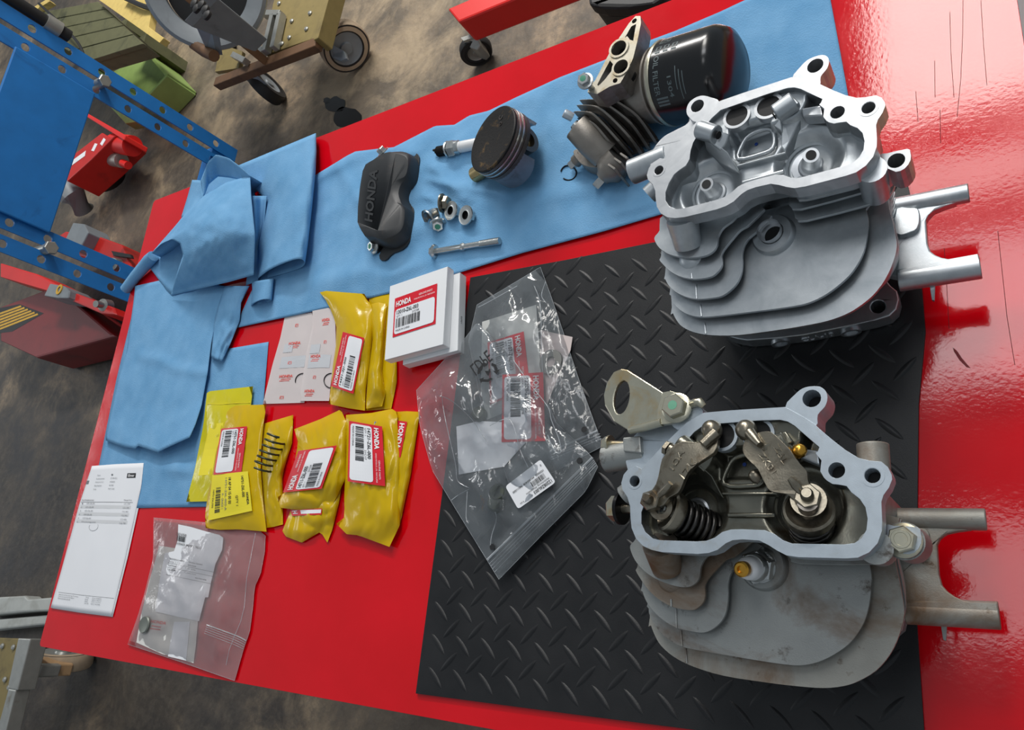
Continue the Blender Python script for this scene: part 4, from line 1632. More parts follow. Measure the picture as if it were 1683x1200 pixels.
def flange_screw(px, py, z, ax, parent, r=.0062, nm='cover_screw', h=.0055, dab=True):
    c = at(px, py, z)
    ax = Vector(ax).normalized()
    b = obj(nm, G().lathe(c, ax, [(r * 1.45, 0), (r * 1.45, .0014), (r * 1.05, .0022)], 24), M['steel'], parent, smooth=40)
    obj('hexagon', G().hexn(c + ax * .0018, ax, r, h), M['steel'], b)
    if dab:
        obj('paint_dab', G().lathe(c + ax * (h + .0019), ax, [(r * .55, 0), (.001, .0002)], 14), M['green_dab'], b)
    return b


M['green_dab'] = plain('green_marking', srgb(70, 150, 120), .5)
flange_screw(616, 406, .012, (-.3, -.25, 1), cov)
flange_screw(630, 251, .012, (-.3, .5, 1), cov)
obj('screw_grommet', G().ring(at(623, 407, .008), (0, 0, 1), .0075, .005, .0035), M['blackwire'], cov, smooth=40)

# ---------------------------------------------------------------- piston
pc = Vector((-.4330, .4807, .0560))
az, ti = 3.12, 1.279
pn = Vector((math.cos(az) * math.cos(ti), math.sin(az) * math.cos(ti), math.sin(ti)))
pb = Vector((math.cos(R_(182)), math.sin(R_(182)), 0))
pb = (pb - pn * pb.dot(pn)).normalized()                # along the pin
pa = pn.cross(pb)                                       # across it
pis = thing('piston', 'used piston with carbon crusted crown and rings, its pin half pushed out', 'piston', (pc.x + .01, pc.y, .002))
R0 = .038
obj('crown', G().lathe(pc - pn * .003, pn, [(R0 - .0006, 0), (R0 - .0004, .0022), (R0 - .0015, .003), (.028, .0028), (.024, .0020), (.0005, .0018)], 56, False), M['carbon'], pis, smooth=35)
obj('ring_land', G().lathe(pc - pn * .022, pn, [(.030, 0), (R0 - .0008, .0002), (R0 - .0004, .0005), (R0 - .0004, .002), (R0 - .003, .0022), (R0 - .003, .0058), (R0 - .0004, .006), (R0 - .0004, .0085),
                                                 (R0 - .003, .0087), (R0 - .003, .0107), (R0 - .0004, .0109), (R0 - .0004, .0135), (R0 - .003, .0137), (R0 - .003, .0157), (R0 - .0004, .0159), (R0 - .0004, .019)], 56, False), M['sootsteel'], pis, smooth=30)
for h0, w in ((.0023, .0034), (.0088, .0018), (.0138, .0018)):
    obj('piston_ring', G().lathe(pc - pn * (.022 - h0), pn, [(R0 - .003, 0), (R0 + .0003, 0), (R0 + .0003, w), (R0 - .003, w)], 56, False), M['sootsteel'] if w > .002 else M['steel'], pis, smooth=30)
for sg in (1, -1):
    nn = 18
    vs = []
    for i in range(nn + 1):
        t = -1 + 2 * i / nn
        a = t * R_(52)
        dl = .043 - .007 * abs(t) ** 3
        for r in (R0 - .0004, R0 - .0036):
            for hh in (.021, dl):
                vs.append(pc - pn * hh + (pa * math.cos(a) * sg + pb * math.sin(a)) * r)
    fs = []
    for i in range(nn):
        a, b = i * 4, (i + 1) * 4
        fs += [(a, a + 1, b + 1, b), (a + 2, b + 2, b + 3, a + 3), (a + 1, a + 3, b + 3, b + 1), (a, b, b + 2, a + 2)]
    fs += [(0, 2, 3, 1), (nn * 4, nn * 4 + 1, nn * 4 + 3, nn * 4 + 2)]
    obj('skirt', G().add(vs, fs), M['skirtgray'], pis, smooth=40)
obj('inner_body', G().lathe(pc - pn * .030, pn, [(.022, 0), (.028, .005), (.033, .009)], 36), M['sootsteel'], pis, smooth=50)
for sg in (1, -1):
    c = pc - pn * .028
    obj('pin_boss', G().ring(c + pb * sg * .014, pb * sg, .0145, .0088, .013, 28), M['sootsteel'], pis, smooth=40)
    obj('boss_web', G().box(c + pb * sg * .022 + pn * .008, (.011, .024, .012), Matrix((pb, pa, pn)).transposed()), M['sootsteel'], pis, bev=.002)
c = pc - pn * .028
obj('piston_pin', G().ring(c + pb * .067, -pb, .0090, .0058, .088, 28), M['pin'], pis, smooth=40, bev=.0006)
for (u, v_, r) in ((.030, -.010, .0016), (.022, -.012, .0022), (.013, -.012, .0014)):
    q = pc + pa * u * -1 - pb * v_ * -1
    obj('crown_mark', G().ring(pc + pa * (u if pa.y > 0 else -u) + pb * v_ - pn * .0012, pn, r * 1.6, r, .0008, 16), M['sootsteel'], pis)

# ---------------------------------------------------------------- old spark plug on the towel
a, b = at(716, 250, .011), at(800, 233, .011)
d = (b - a).normalized()
L = (b - a).length
sp_ = thing('spark_plug', 'old spark plug with sooty black thread lying on the towel behind the piston', 'spark plug', (a + b) / 2 - Vector((0, 0, .009)))
k = L / 87
obj('threaded_end', G().lathe(a + d * 4 * k, d, [(.0058, 0)] + sum([[(.0064, .0006 + i * .0012), (.0057, .0012 + i * .0012)] for i in range(int(17 * k / .0012))], []), 20), M['carbon'], sp_, smooth=30)
obj('ground_electrode', G().tube([a + d * 5 * k + Vector((0, 0, .004)), a + Vector((0, 0, .004)), a - d * 1 * k, a + d * 1.5 * k], .0016, 8), M['carbon'], sp_, smooth=50)
obj('gasket', G().lathe(a + d * 21.5 * k, d, [(.0095, 0), (.0102, .0012), (.0095, .0026)], 24), M['steel'], sp_, smooth=50)
obj('hexagon', G().lathe(a + d * 25 * k, d, [(.0092, 0), (.0105, .001), (.0105, .0085), (.0085, .0105)], 6, True, .4), M['steel'], sp_)
obj('metal_shell', G().lathe(a + d * 37 * k, d, [(.0085, 0), (.0085, .004), (.0072, .0055)], 24), M['steel'], sp_, smooth=40)
obj('insulator', G().lathe(a + d * 42 * k, d, [(.0068, 0), (.0068, .004), (.0062, .0045), (.0068, .005), (.0066, .03), (.005, .034)], 24), M['ceramic'], sp_, smooth=40)

# ---------------------------------------------------------------- nuts and bolts
def flange_nut(px, py, z, ax, m, label, r=.0085, h=.010):
    c = at(px, py, z)
    ax = Vector(ax).normalized()
    t = thing('flange_nut', label, 'nut', (c.x, c.y, .0025), 'loose nuts and bolts on the towel')
    obj('flange', G().lathe(c, ax, [(.0053, .0002), (r * 1.32, 0), (r * 1.32, .0016), (r * 1.05, .0035)], 28, False), m, t, smooth=40)
    g = G().lathe(c, ax, [(.0047, h), (r * .92, h), (r, h * .86), (r, .0018)], 6, False, .2)
    obj('hexagon', g, m, t)
    obj('threaded_hole', G().lathe(c, ax, [(.0054, .0001), (.0054, .0004)], 20), M['hole'], t)
    obj('thread', G().ring(c - ax * .0003, ax, .0068, .0050, .0005, 24), M['steel'], t, smooth=40)
    return t


flange_nut(740.5, 347, .014, (.35, -.45, -.85), M['steel'], 'bright flanged nut next to the brown nut, opening upward') if 0 else None


def nut_up(px, py, z, tilt, m, label, r=.0088, h=.009):
    """flanged nut seen on its flange side"""
    c = at(px, py, z)
    ax = Vector(tilt).normalized()
    t = thing('flange_nut', label, 'nut', (c.x, c.y, .0025), 'loose nuts and bolts on the towel')
    obj('flange', G().lathe(c, ax, [(.0050, .0001), (.0068, .0004), (r * 1.26, 0), (r * 1.3, -.0012), (r * 1.1, -.0028)], 28, False), m, t, smooth=50)
    obj('hexagon', G().lathe(c - ax * h, ax, [(.0045, 0), (r * .9, 0), (r, .0012), (r, h - .001)], 6, False, .2), m, t)
    obj('threaded_hole', G().lathe(c - ax * .004, ax, [(.0001, 0), (.0052, .0001), (.0051, .0042)], 22, False), M['hole'], t, smooth=40)
    return t


nut_up(740, 346, .0145, (-.25, -.20, .95), M['steel'], 'bright flange nut in the middle, between the brown nut and another bright nut')
nut_up(764.5, 353.5, .0145, (-.20, -.25, .95), M['steel'], 'bright flange nut at the end of the group, nearest the piston')
c = at(731, 334, .012)
t = thing('flange_nut', 'brown rusty flange nut standing on edge beside the bright nuts', 'nut', (c.x, c.y, .0025), 'loose nuts and bolts on the towel')
ax = Vector((-.9, .1, .25)).normalized()
obj('flange', G().lathe(c + ax * .004, ax, [(.005, .001), (.0112, 0), (.0112, -.0015), (.009, -.0032)], 28, False), M['oilsteel'], t, smooth=40)
obj('hexagon', G().lathe(c + ax * .003, -ax, [(.0085, 0), (.0085, .007), (.0075, .0085), (.0045, .0085)], 6, True, .1), M['oilsteel'], t)
obj('threaded_hole', G().cyl(c + ax * .0046, c + ax * .0051, .0052), M['hole'], t)
# flanged bolt standing head up with its shank towards the back
a, b = at(720, 369, .0105), at(715, 338, .007)
d = (b - a).normalized()
t = thing('flange_bolt', 'short bright flange bolt with green dab on its head', 'bolt', (a.x, a.y, .0025), 'loose nuts and bolts on the towel')
obj('flange', G().lathe(a, d, [(.0100, -.0008), (.0102, .0005), (.0080, .0024)], 26), M['steel'], t, smooth=40)
obj('shank', G().lathe(a + d * .002, d, [(.0040, 0), (.0040, .012)] + sum([[(.0042, .012 + i * .0012), (.0037, .0126 + i * .0012)] for i in range(9)], []), 16), M['steel'], t, smooth=30)
obj('hexagon', G().hexn(a, -d + Vector((0, 0, .35)), .0068, .0055), M['steel'], t)
obj('paint_dab', G().lathe(a + (-d + Vector((0, 0, .35))).normalized() * .0056, -d + Vector((0, 0, .35)), [(.0035, 0), (.001, .0003)], 14), M['green_dab'], t)
c = at(703, 361, .0150)
ax = Vector((-.42, -.62, .50)).normalized()
t = thing('sleeve_nut', 'bright hollow collar nut lying open beside the short bolt', 'nut', (c.x, c.y, .0025), 'loose nuts and bolts on the towel')
obj('collar', G().lathe(c, ax, [(.0088, -.001), (.0118, 0), (.0118, -.0018), (.0095, -.0042), (.0088, -.012), (.0070, -.012), (.0082, -.001)], 30, False), M['steel'], t, smooth=40)
obj('bore', G().lathe(c - ax * .006, ax, [(.0001, 0), (.0083, .0002)], 24, False), M['sootsteel'], t)

# long bolt
a, b = at(712, 414, .0085), at(820, 396, .0085)
d = (b - a).normalized()
L = (b - a).length
t = thing('stud_bolt', 'long slender bright bolt lying alone at the towel edge', 'bolt', (a + b) / 2 - Vector((0, 0, .007)))
obj('head_flange', G().lathe(a + d * .002, d, [(.0082, 0), (.0086, .001), (.0065, .0028)], 24), M['steel'], t, smooth=40)
obj('hexagon', G().hexn(a + d * .0025, -d, .0062, .0055), M['steel'], t)
obj('shank', G().lathe(a + d * .003, d, [(.0036, 0), (.0036, L * .40), (.0046, L * .42), (.0046, L * .45), (.0034, L * .47), (.0034, L * .70)]
                       + sum([[(.0041, L * .70 + i * .0011), (.0037, L * .70 + .0006 + i * .0011)] for i in range(int((L * .285) / .0011))], []), 16), M['steel'], t, smooth=30)

# circlip
pts = []
for k in range(30):
    a = R_(150 - 300 * k / 29 + 20)
    pts.append(at(934.5 + 12.8 * math.cos(a) * 1.0, 284 - 12.2 * math.sin(a), .0035))
tag(obj('circlip', G().tube(pts, .0008, 8), M['blackwire'], None, smooth=60, loc=pts[10]), 'thin open black circlip lying on the blue towel', 'circlip')

# ---------------------------------------------------------------- oil filter housing with its filter
fc = Vector((-.2378, .4898, .0418))
faz, fti = -.19, .13
fn_ = Vector((math.cos(faz) * math.cos(fti), math.sin(faz) * math.cos(fti), math.sin(fti)))
fa = fn_.cross(Vector((0, 0, 1))).normalized()
fb_ = fa.cross(fn_)
FR = .0392
hs = thing('oil_filter_housing', 'grimy finned oil filter housing with black oil filter screwed on', 'oil filter', (fc.x, fc.y, .002))
GM = M['gunmetal']
fl = obj('oil_filter', G().lathe(fc, fn_, [(FR - .002, 0), (FR, .0012), (FR, .052), (FR - .001, .056), (FR - .0045, .0625), (FR - .012, .0670), (.012, .0692), (.0005, .0695)], 64), M['blackpaint'], hs, smooth=40)
obj('seam_ring', G().lathe(fc - fn_ * .0035, fn_, [(FR - .004, 0), (FR + .0006, .0008), (FR + .0010, .0026), (FR + .0004, .0042), (FR - .001, .0046)], 64), M['zinc'], fl, smooth=40)

def canS(s0, s1, th0, th1):
    """print area on the can: u runs round the can (th), v along its axis"""
    def S(u, v):
        a = R_(th0 + (th1 - th0) * u)
        q = -fa * math.cos(a) + fb_ * math.sin(a)
        return fc + fn_ * (s0 + (s1 - s0) * v) + q * (FR + .0002)
    return S


P = Print(canS(.003, .045, 40, 175), .0)
E_ = 'embosspaint'
for (u0, v0, w, hh) in ((.10, .06, .10, .26),):
    for a, b, c_, d_ in ((u0, v0, u0 + w, v0 + .02), (u0, v0 + hh - .02, u0 + w, v0 + hh), (u0, v0, u0 + .008, v0 + hh), (u0 + w - .008, v0, u0 + w, v0 + hh)):
        P.rect(E_, a, b, c_, d_, 3, 1)
P.text(E_, 'X', .115, .10, .185, .28)
for k in range(3):
    v0 = .05 + .2 * k
    P.rect(E_, .25, v0, .30, v0 + .03, 2, 1)
    P.rect(E_, .25, v0 + .10, .30, v0 + .13, 2, 1)
    P.rect(E_, .25, v0, .256, v0 + .13, 1, 1)
    P.rect(E_, .294, v0, .30, v0 + .13, 1, 1)
    P.rect(E_, .315, v0, .335, v0 + .12, 1, 1)
P.text(E_, 'OIL FILTER', .37, .06, .76, .19, .01)
P.text(E_, '1304', .60, .40, .80, .50, .01)
P.rect(E_, .78, .06, .80, .34, 1, 1)
P.rect(E_, .815, .06, .835, .34, 1, 1)
P.rect(E_, .85, .06, .87, .34, 1, 1)
for k, (a, b) in enumerate(((.52, .74), (.56, .84), (.58, .80))):
    P.rect(E_, a, .60 + .08 * k, b, .62 + .08 * k, 8, 1)
po = P.done(fl, {E_: 'filter_print'})
tag(po[0], kind='stuff')
# neck and discs between can and housing
obj('neck_disc', G().lathe(fc - fn_ * .012, fn_, [(.030, 0), (.0365, .001), (.0365, .003), (.033, .004), (.033, .0055), (.0375, .0065), (.0375, .0085)], 56), GM, hs, smooth=35)
bodyc = fc - Vector((0, 0, .004))
obj('housing_body', G().lathe(bodyc - fn_ * .060, fn_, [(.020, 0), (.026, .004), (.029, .02), (.032, .05)], 40), GM, hs, smooth=40)
FINS = [[(984, 155, .060), (998, 156.6, .061), (1017, 168.5, .056), (1047, 190.7, .042), (1076, 232, .014)],
        [(954, 164, .058), (982, 164, .060), (1001, 174, .056), (1036, 202, .041), (1063, 241, .013)],
        [(949, 172.5, .056), (976, 174, .058), (998, 187.5, .053), (1034.6, 225.5, .034), (1053.6, 254, .012)],
        [(944, 183, .054), (966.5, 184, .056), (982, 194, .052), (1017, 232, .034), (1038, 257, .012)],
        [(962, 196, .050), (978, 206, .047), (1000, 232, .036), (1022, 256, .014)]]
for F_ in FINS:
    tp_ = smoothline([at(*p) for p in F_], 4, False)
    g = G()
    w = fn_ * .0017
    vs, fs = [], []
    for p in tp_:
        q = Vector((p.x, p.y, .006))
        vs += [p - w, p + w, q + w, q - w]
    for i in range(len(tp_) - 1):
        a, b = i * 4, i * 4 + 4
        fs += [(a, a + 1, b + 1, b), (a + 1, a + 2, b + 2, b + 1), (a + 2, a + 3, b + 3, b + 2), (a + 3, a, b, b + 3)]
    fs += [(0, 3, 2, 1), (len(vs) - 4, len(vs) - 3, len(vs) - 2, len(vs) - 1)]
    g.add(vs, fs)
    obj('cooling_fin', g, GM, hs, bev=.0006)
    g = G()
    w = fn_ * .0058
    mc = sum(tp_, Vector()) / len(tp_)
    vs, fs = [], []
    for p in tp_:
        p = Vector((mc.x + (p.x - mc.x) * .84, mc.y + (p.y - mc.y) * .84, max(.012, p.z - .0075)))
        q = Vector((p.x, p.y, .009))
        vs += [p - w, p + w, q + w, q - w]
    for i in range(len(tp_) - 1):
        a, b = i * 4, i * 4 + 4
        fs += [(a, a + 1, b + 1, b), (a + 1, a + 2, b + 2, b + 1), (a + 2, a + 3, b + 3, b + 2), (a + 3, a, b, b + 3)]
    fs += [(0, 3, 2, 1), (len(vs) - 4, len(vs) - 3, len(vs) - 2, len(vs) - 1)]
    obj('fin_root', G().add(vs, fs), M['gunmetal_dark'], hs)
# flat mounting face with two oil ports
zf_ = .082
face = [(1045, 27), (1053, 27), (1054, 38), (1048, 68), (1041, 96), (1035, 110), (1027, 125), (1020, 137), (1002, 143), (982, 155), (966, 152), (968, 145), (979, 132), (996.6, 98), (1012.7, 71), (1034, 39)]
fp_ = [at(x, y, zf_) for x, y in face]


def ell(px, py, rx, ry, ang, z, n=20):
    ca, sa = math.cos(R_(ang)), math.sin(R_(ang))
    return [at(px + rx * math.cos(t) * ca - ry * math.sin(t) * sa, py - rx * math.cos(t) * sa - ry * math.sin(t) * ca, z) for t in [2 * PI * k / n for k in range(n)]]


h1_, h2_ = ell(1018, 80.5, 15.5, 10.5, 45, zf_), ell(1021.5, 111, 14.5, 10, 45, zf_)
h3_ = ell(1043, 35, 5, 3, 45, zf_, 12)
h4_ = ell(1011.5, 133, 4.5, 3.5, 45, zf_, 12)
poc = [at(x, y, zf_) for x, y in [(1038, 44), (1046, 40), (1041, 68), (1036, 66), (1031, 60), (1027, 63)]]
poc2 = [at(x, y, zf_) for x, y in [(1003, 100), (1008, 106), (1005, 118), (994, 132), (984, 142), (982, 140), (990, 124)]]
mf = obj('mounting_face', G().prism(fp_, .022, [h1_, h2_, h3_, h4_, poc, poc2]), M['zinc'] if 0 else GM, hs, bev=.0008)
g = G().prism([p + Vector((0, 0, .0006)) for p in fp_], .0012, [[p + Vector((0, 0, .0006)) for p in q] for q in (h1_, h2_, h3_, h4_, poc, poc2)])
obj('machined_rim', g, M['facetan'], mf)
for hh, r in ((h1_, 1), (h2_, 1)):
    c = sum(hh, Vector()) / len(hh)
    obj('oil_port', G().prism([c + (p - c) * 1.2 - Vector((0, 0, .010)) for p in hh], .004), M['hole'], mf)
    obj('port_ring', G().prism([c + (p - c) * 1.22 + Vector((0, 0, .0016)) for p in hh], .0016, [[c + (p - c) * .94 + Vector((0, 0, .0016)) for p in hh]]), M['facetan'], mf)
obj('pocket_floor', G().prism([at(x, y, .066) for x, y in [(1042, 30), (1052, 36), (1040, 100), (1020, 138), (980, 152), (975, 140), (1000, 96), (1030, 45)]], .004), M['alu_oily'], mf)
obj('pocket_pad', G().prism([at(x, y, .0745) for x, y in [(1002, 118), (1010, 122), (1006, 138), (990, 145), (985, 141)]], .006), M['mach_used'], mf, bev=.001)
obj('face_leg', G().prism([at(x, y, .062) for x, y in [(1030, 60), (1046, 60), (1036, 110), (1022, 138), (985, 154), (975, 145), (1005, 100)]], .03), GM, hs, bev=.002)
# screw standing in the face
a, b = at(975, 148, .078), at(960, 131, .100)
d = (b - a).normalized()
sc_ = obj('flange_bolt', G().cyl(a - d * .008, b, .0032, n=14), M['steel'], hs, smooth=40)
obj('flange', G().lathe(b - d * .004, d, [(.0078, 0), (.0078, .0014), (.006, .002)], 24), M['steel'], sc_, smooth=40)
obj('hexagon', G().hexn(b - d * .0025, d, .0060, .0055), M['steel'], sc_)
obj('paint_dab', G().lathe(b + d * .0031, d, [(.003, 0), (.001, .0002)], 12), M['green_dab'], sc_)
# valve cap and its neighbours
a, b = at(985, 243, .026), at(947, 207, .046)
d = (b - a).normalized()
cap = obj('valve_cap', G().lathe(a - d * .01, d, [(.0165, 0), (.0165, .02), (.0145, (b - a).length + .009), (.0135, (b - a).length + .01)], 32), GM, hs, smooth=40)
obj('cap_screw', G().lathe(b - d * .0005, d, [(.0085, 0), (.0085, .0008), (.0055, .001), (.0050, .0036), (.0012, .0042)], 24), M['steel'], cap, smooth=35)
g = G().lathe(at(941, 193, .048), (-.5, .2, .6), [(.0045, 0), (.0045, .009), (.0038, .010)], 8)
obj('square_plug', g, M['mach_used'], cap, smooth=40)
lowb = [(943, 247), (958, 243), (985, 236), (1003, 238), (1006, 248), (992, 268), (978, 275), (958, 271), (945, 258)]
obj('lower_flange', G().prism(smoothline([at(x, y, .022) for x, y in lowb], 3), .016), GM, hs, bev=.003, seg=3)
a, b = at(958, 254, .016), at(946, 266, .012)
d = (b - a).normalized()
o = obj('plug_bolt', G().cyl(a, b, .0068, n=20), GM, hs, smooth=40)
obj('square_head', G().lathe(b - d * .003, d, [(.0055, 0), (.0055, .010), (.0045, .011)], 4, True, .6), M['steel'], o)
a, b = at(1012, 268, .018), at(986, 298, .013)
d = (b - a).normalized()
o = obj('second_cap', G().lathe(a, d, [(.0155, -.006), (.0165, .004), (.0150, .012), (.0085, (b - a).length * .75), (.0075, (b - a).length * .85)], 30), GM, hs, smooth=40)
obj('square_head', G().lathe(b - d * .005, d, [(.0055, 0), (.0055, .011), (.0045, .012)], 4, True, .6), M['steel'], o)
for k, (x, y) in enumerate(((1000, 268), (1010, 258), (1020, 250))):
    obj('cap_rib', G().prism([at(x, y, .034), at(x + 12, y + 8, .032), at(x + 22, y + 22, .022), at(x + 19, y + 24, .022), at(x + 9, y + 11, .032), at(x - 2, y + 3, .034)], .02), GM, hs, bev=.0006)
# ---------------------------------------------------------------- white parts boxes
def flatbox(name, label, quad, ztop, h, group=None, tilt=0):
    """carton from the four corners of its top seen in the photograph: TL, TR, BR, BL"""
    t4 = [at(x, y, ztop) for x, y in quad]
    c = sum(t4, Vector()) / 4
    t = thing(name, label, 'box', (c.x, c.y, ztop - h), group)
    obj('carton', G().prism([p - Vector((0, 0, .0006)) for p in t4], h - .0006), M['white'], t, bev=.0007)
    k = [c + (p - c) * .985 for p in t4]
    obj('lid_flap', G().prism(t4, .0008), M['white'], t, bev=.0003)
    # tuck flaps at the two ends
    for a, b in ((t4[0], t4[1]), (t4[3], t4[2])):
        m_ = (a + b) / 2
        out = Vector(((m_ - c).x, (m_ - c).y, 0)).normalized()
        g = G().add([a + out * .0003 + Vector((0, 0, -.0012)), b + out * .0003 + Vector((0, 0, -.0012)), b + out * .0003 + Vector((0, 0, -h + .001)), a + out * .0003 + Vector((0, 0, -h + .001))], [(0, 1, 2, 3)])
        obj('end_flap', g, M['white'], t)
    return t, t4


ZB = .0005
lowb_, lt = flatbox('parts_box', 'lower of the two flat white cartons, mostly hidden under the labelled one', [(668, 477), (756, 448), (752, 576), (662, 600)], .0165, .0120, 'flat white cartons')
upb, ut = flatbox('parts_box', 'upper flat white carton with a red and white label on top', [(641, 470.5), (735.5, 438), (728, 566), (632, 592)], .0285, .0118, 'flat white cartons')
g = G()
g.add(ut, [(0, 1, 2, 3)])
reg(g)
part_label(quadS((649.5, 491), (719, 466), (716, 532.5), (645.5, 555), fix=.0286), upb, '13010-Z6L-003', '21C08', 5)
g = G()
for k in range(9):
    a = lt[1].lerp(lt[2], .56 + .02 * (k % 5))
    g.lathe(a + Vector((.0003, 0, -.004 - .0006 * (k % 3))), (1, 0, 0), [(.0004, 0), (.0004, .0003)], 6)
tag(obj('speckles', g, M['ink'], lowb_), kind='stuff')


# ---------------------------------------------------------------- bags
def bag(name, label, T, Rr, B, L, z0, bulge, mat, seed, cat='bag', group=None, nu=34, nv=34, wr=.0022, zx=None, ws=5.0, base=True, seam=None, wpx=34):
    """flat bag: bulging upper film, lower film, joined along the edge"""
    S = coons([Vector((*p, 0)) for p in T], [Vector((*p, 0)) for p in Rr], [Vector((*p, 0)) for p in B], [Vector((*p, 0)) for p in L])

    def zf(u, v):
        qq = S(u, v)
        ku, kv = qq.x / wpx, qq.y / (wpx * 1.5)
        e = (max(0, math.sin(PI * u)) * max(0, math.sin(PI * v))) ** .6
        f = min(1, 6 * u) * min(1, 6 * (1 - u)) * min(1, 6 * v) * min(1, 6 * (1 - v))
        w = wr * (noise.noise(Vector((ku, kv, seed))) + .6 * abs(noise.noise(Vector((ku * 2.1 + kv * .6, kv * 1.8 - ku * .5, seed + 9)))) * 1.4)
        return z0 + max(.0008, bulge * e + w * (.25 + .75 * f) + (zx(u, v) if zx else 0))

    def fn(u, v):
        q = S(u, v)
        return at(q.x, q.y, zf(u, v))
    c = fn(.5, .5)
    t = thing(name, label, cat, (c.x, c.y, z0), group)
    g = G().grid(fn, nu, nv)
    o = obj('front_film', g, mat, t, smooth=180, fix=False)
    if base:
        g2 = G().grid(lambda u, v: at(S(u, v).x, S(u, v).y, z0 + .0003) if 0 < u < 1 and 0 < v < 1 else fn(u, v), 12, 12)
        obj('back_film', g2, mat, t, smooth=180, fix=False)
    reg(g)
    return t, fn, S, zf


YG = 'yellow film bags of small parts'
y = M['yellowbag']
# back row first: what lies underneath is laid first
y4, f4_, S4, z4 = bag('parts_bag', 'pale lemon yellow bag lying behind the labelled one on the blue towel', [(340, 646), (345, 643), (416, 635)], [(416, 635), (405, 730), (392, 822)],
                      [(306, 825), (345, 824), (392, 822)], [(340, 646), (334, 700), (320, 772), (306, 825)], .0048, .003, M['palebag'], 1, group=YG)
P = Print(quadS((345, 697), (368, 695), (356, 780), (326, 782), .0002), .0002)
P.rect('yellowtag', 0, 0, 1, 1, 8, 8)
P.done(y4, {'yellowtag': 'paper_slip'})
obj('heat_seam', G().tube([on(341, 664, .0003), on(362, 665, .0003), on(385, 663, .0003), on(412, 662, .0003)], .0004, 6), M['yellowtag'], y4)

y6, f6_, S6, z6 = bag('parts_bag', 'yellow bag with a coiled steel valve spring showing through', [(432, 697), (455, 690), (482, 682)], [(482, 682), (480, 728), (464, 780), (465, 862)],
                      [(436, 868), (450, 866), (465, 862)], [(432, 697), (430, 780), (436, 868)], .0015, .010, y, 2, group=YG, wr=.004)
y5, f5_, S5, z5 = bag('parts_bag', 'yellow bag carrying a red and white label and a lemon sticker', [(366, 668), (400, 666), (438, 665)], [(438, 665), (432, 704), (428, 760), (432, 820), (438, 874)],
                      [(338, 868), (360, 871), (392, 870), (438, 874)], [(366, 668), (360, 712), (344, 792), (337, 848), (338, 868)], .0055, .010, y, 3, group=YG, wr=.003)
part_label(quadS((407.5, 701), (398, 776), (352, 781), (364.8, 705), .0008), y5, '14751-Z6L-000', '', 11)
P = Print(quadS((409, 775), (416, 840), (343.5, 856), (350.6, 781), .0013), .0002)
P.rect('yellowtag', 0, 0, 1, 1, 14, 12, 1)
P.text('ink', '14751-Z6L-000', .10, .80, .62, .87, .012)
P.text('ink', 'QTY 1', .55, .64, .80, .70, .012)
P.text('ink', '18 AP 04 15 00 00', .10, .46, .72, .53, .012)
P.text('grayink', '14751-Z6L-000-A', .10, .37, .85, .42)
P.text('grayink', 'M - GRADE 1', .45, .29, .8, .34)
P.bars('ink', .30, .14, .88, .26, 18, 4)
P.text('ink', '14751Z6L000', .34, .06, .74, .10)
P.text('ink', 'HONDA', .52, .90, .82, .955, .03)
o = P.done(y5, {'yellowtag': 'lemon_sticker'})
for q in o[1:]:
    q.parent = o[0]

# spring lying in its bag
a, b = at(456, 716, .016), at(431, 772, .016)
spv = obj('valve_spring', G().tube(coil(a, b, .0118, 6.2, .001), .0013, 7), M['springgray'] if 'springgray' in M else M['darksteel'], y6, smooth=80)

y10, f10, S10, z10 = bag('parts_bag', 'yellow bag half hidden behind the bag with a valve, its red label cut off', [(648, 677), (668, 676), (690, 677)], [(690, 677), (675, 780), (657, 864)],
                         [(640, 866), (650, 866), (657, 864)], [(648, 677), (645, 780), (640, 866)], .0015, .007, y, 4, group=YG, wr=.003)
P = Print(quadS((670, 693.5), (659, 752), (640, 750), (651, 691), .0006), .0002)
P.rect('labelred', 0, 0, 1, 1, 10, 8)
P.text('whiteink', 'HONDA', .06, .42, .78, .85, .035)
o = P.done(y10, {'labelred': 'part_label', 'whiteink': 'white_lettering'})
o[1].parent = o[0]
y8, f8, S8, z8 = bag('parts_bag', 'yellow bag under the flapped one, only its crumpled lower end showing', [(482, 800), (520, 796), (563, 790)], [(563, 790), (557, 827), (546, 871), (538, 892)],
                     [(464, 873), (470, 882), (496, 892), (527, 874), (538, 892)], [(482, 800), (477, 841), (464, 873)], .0015, .007, y, 5, group=YG, wr=.005)
P = Print(quadS((477, 838), (481, 848), (529, 846), (530, 836), .0005), .0002)
P.rect('labelred', 0, 0, 1, 1, 6, 10)
P.rect('labelwhite', .15, .02, .75, .68, 4, 6, 2)
P.text('whiteink', 'H', .2, .78, .7, .94, .03)
o = P.done(y8, {'labelred': 'part_label', 'labelwhite': 'white_panel', 'whiteink': 'white_lettering'})
for q in o[1:]:
    q.parent = o[0]
y7, f7, S7, z7 = bag('parts_bag', 'yellow bag with a slanted label and a folded flap at its lower end', [(483.6, 705.5), (526.7, 689), (560, 673)], [(560, 673), (570, 695), (567, 789), (546, 831)],
                     [(454, 818), (462, 835), (490, 838), (517, 841), (546, 831)], [(483.6, 705.5), (490, 727), (484, 762), (469, 810), (454, 818)], .006, .012, y, 6, group=YG, wr=.004)
part_label(quadS((468, 810), (493, 742), (556.4, 733), (531.5, 804), .0022), y7, '14711-Z6L-000', '21C24', 13)
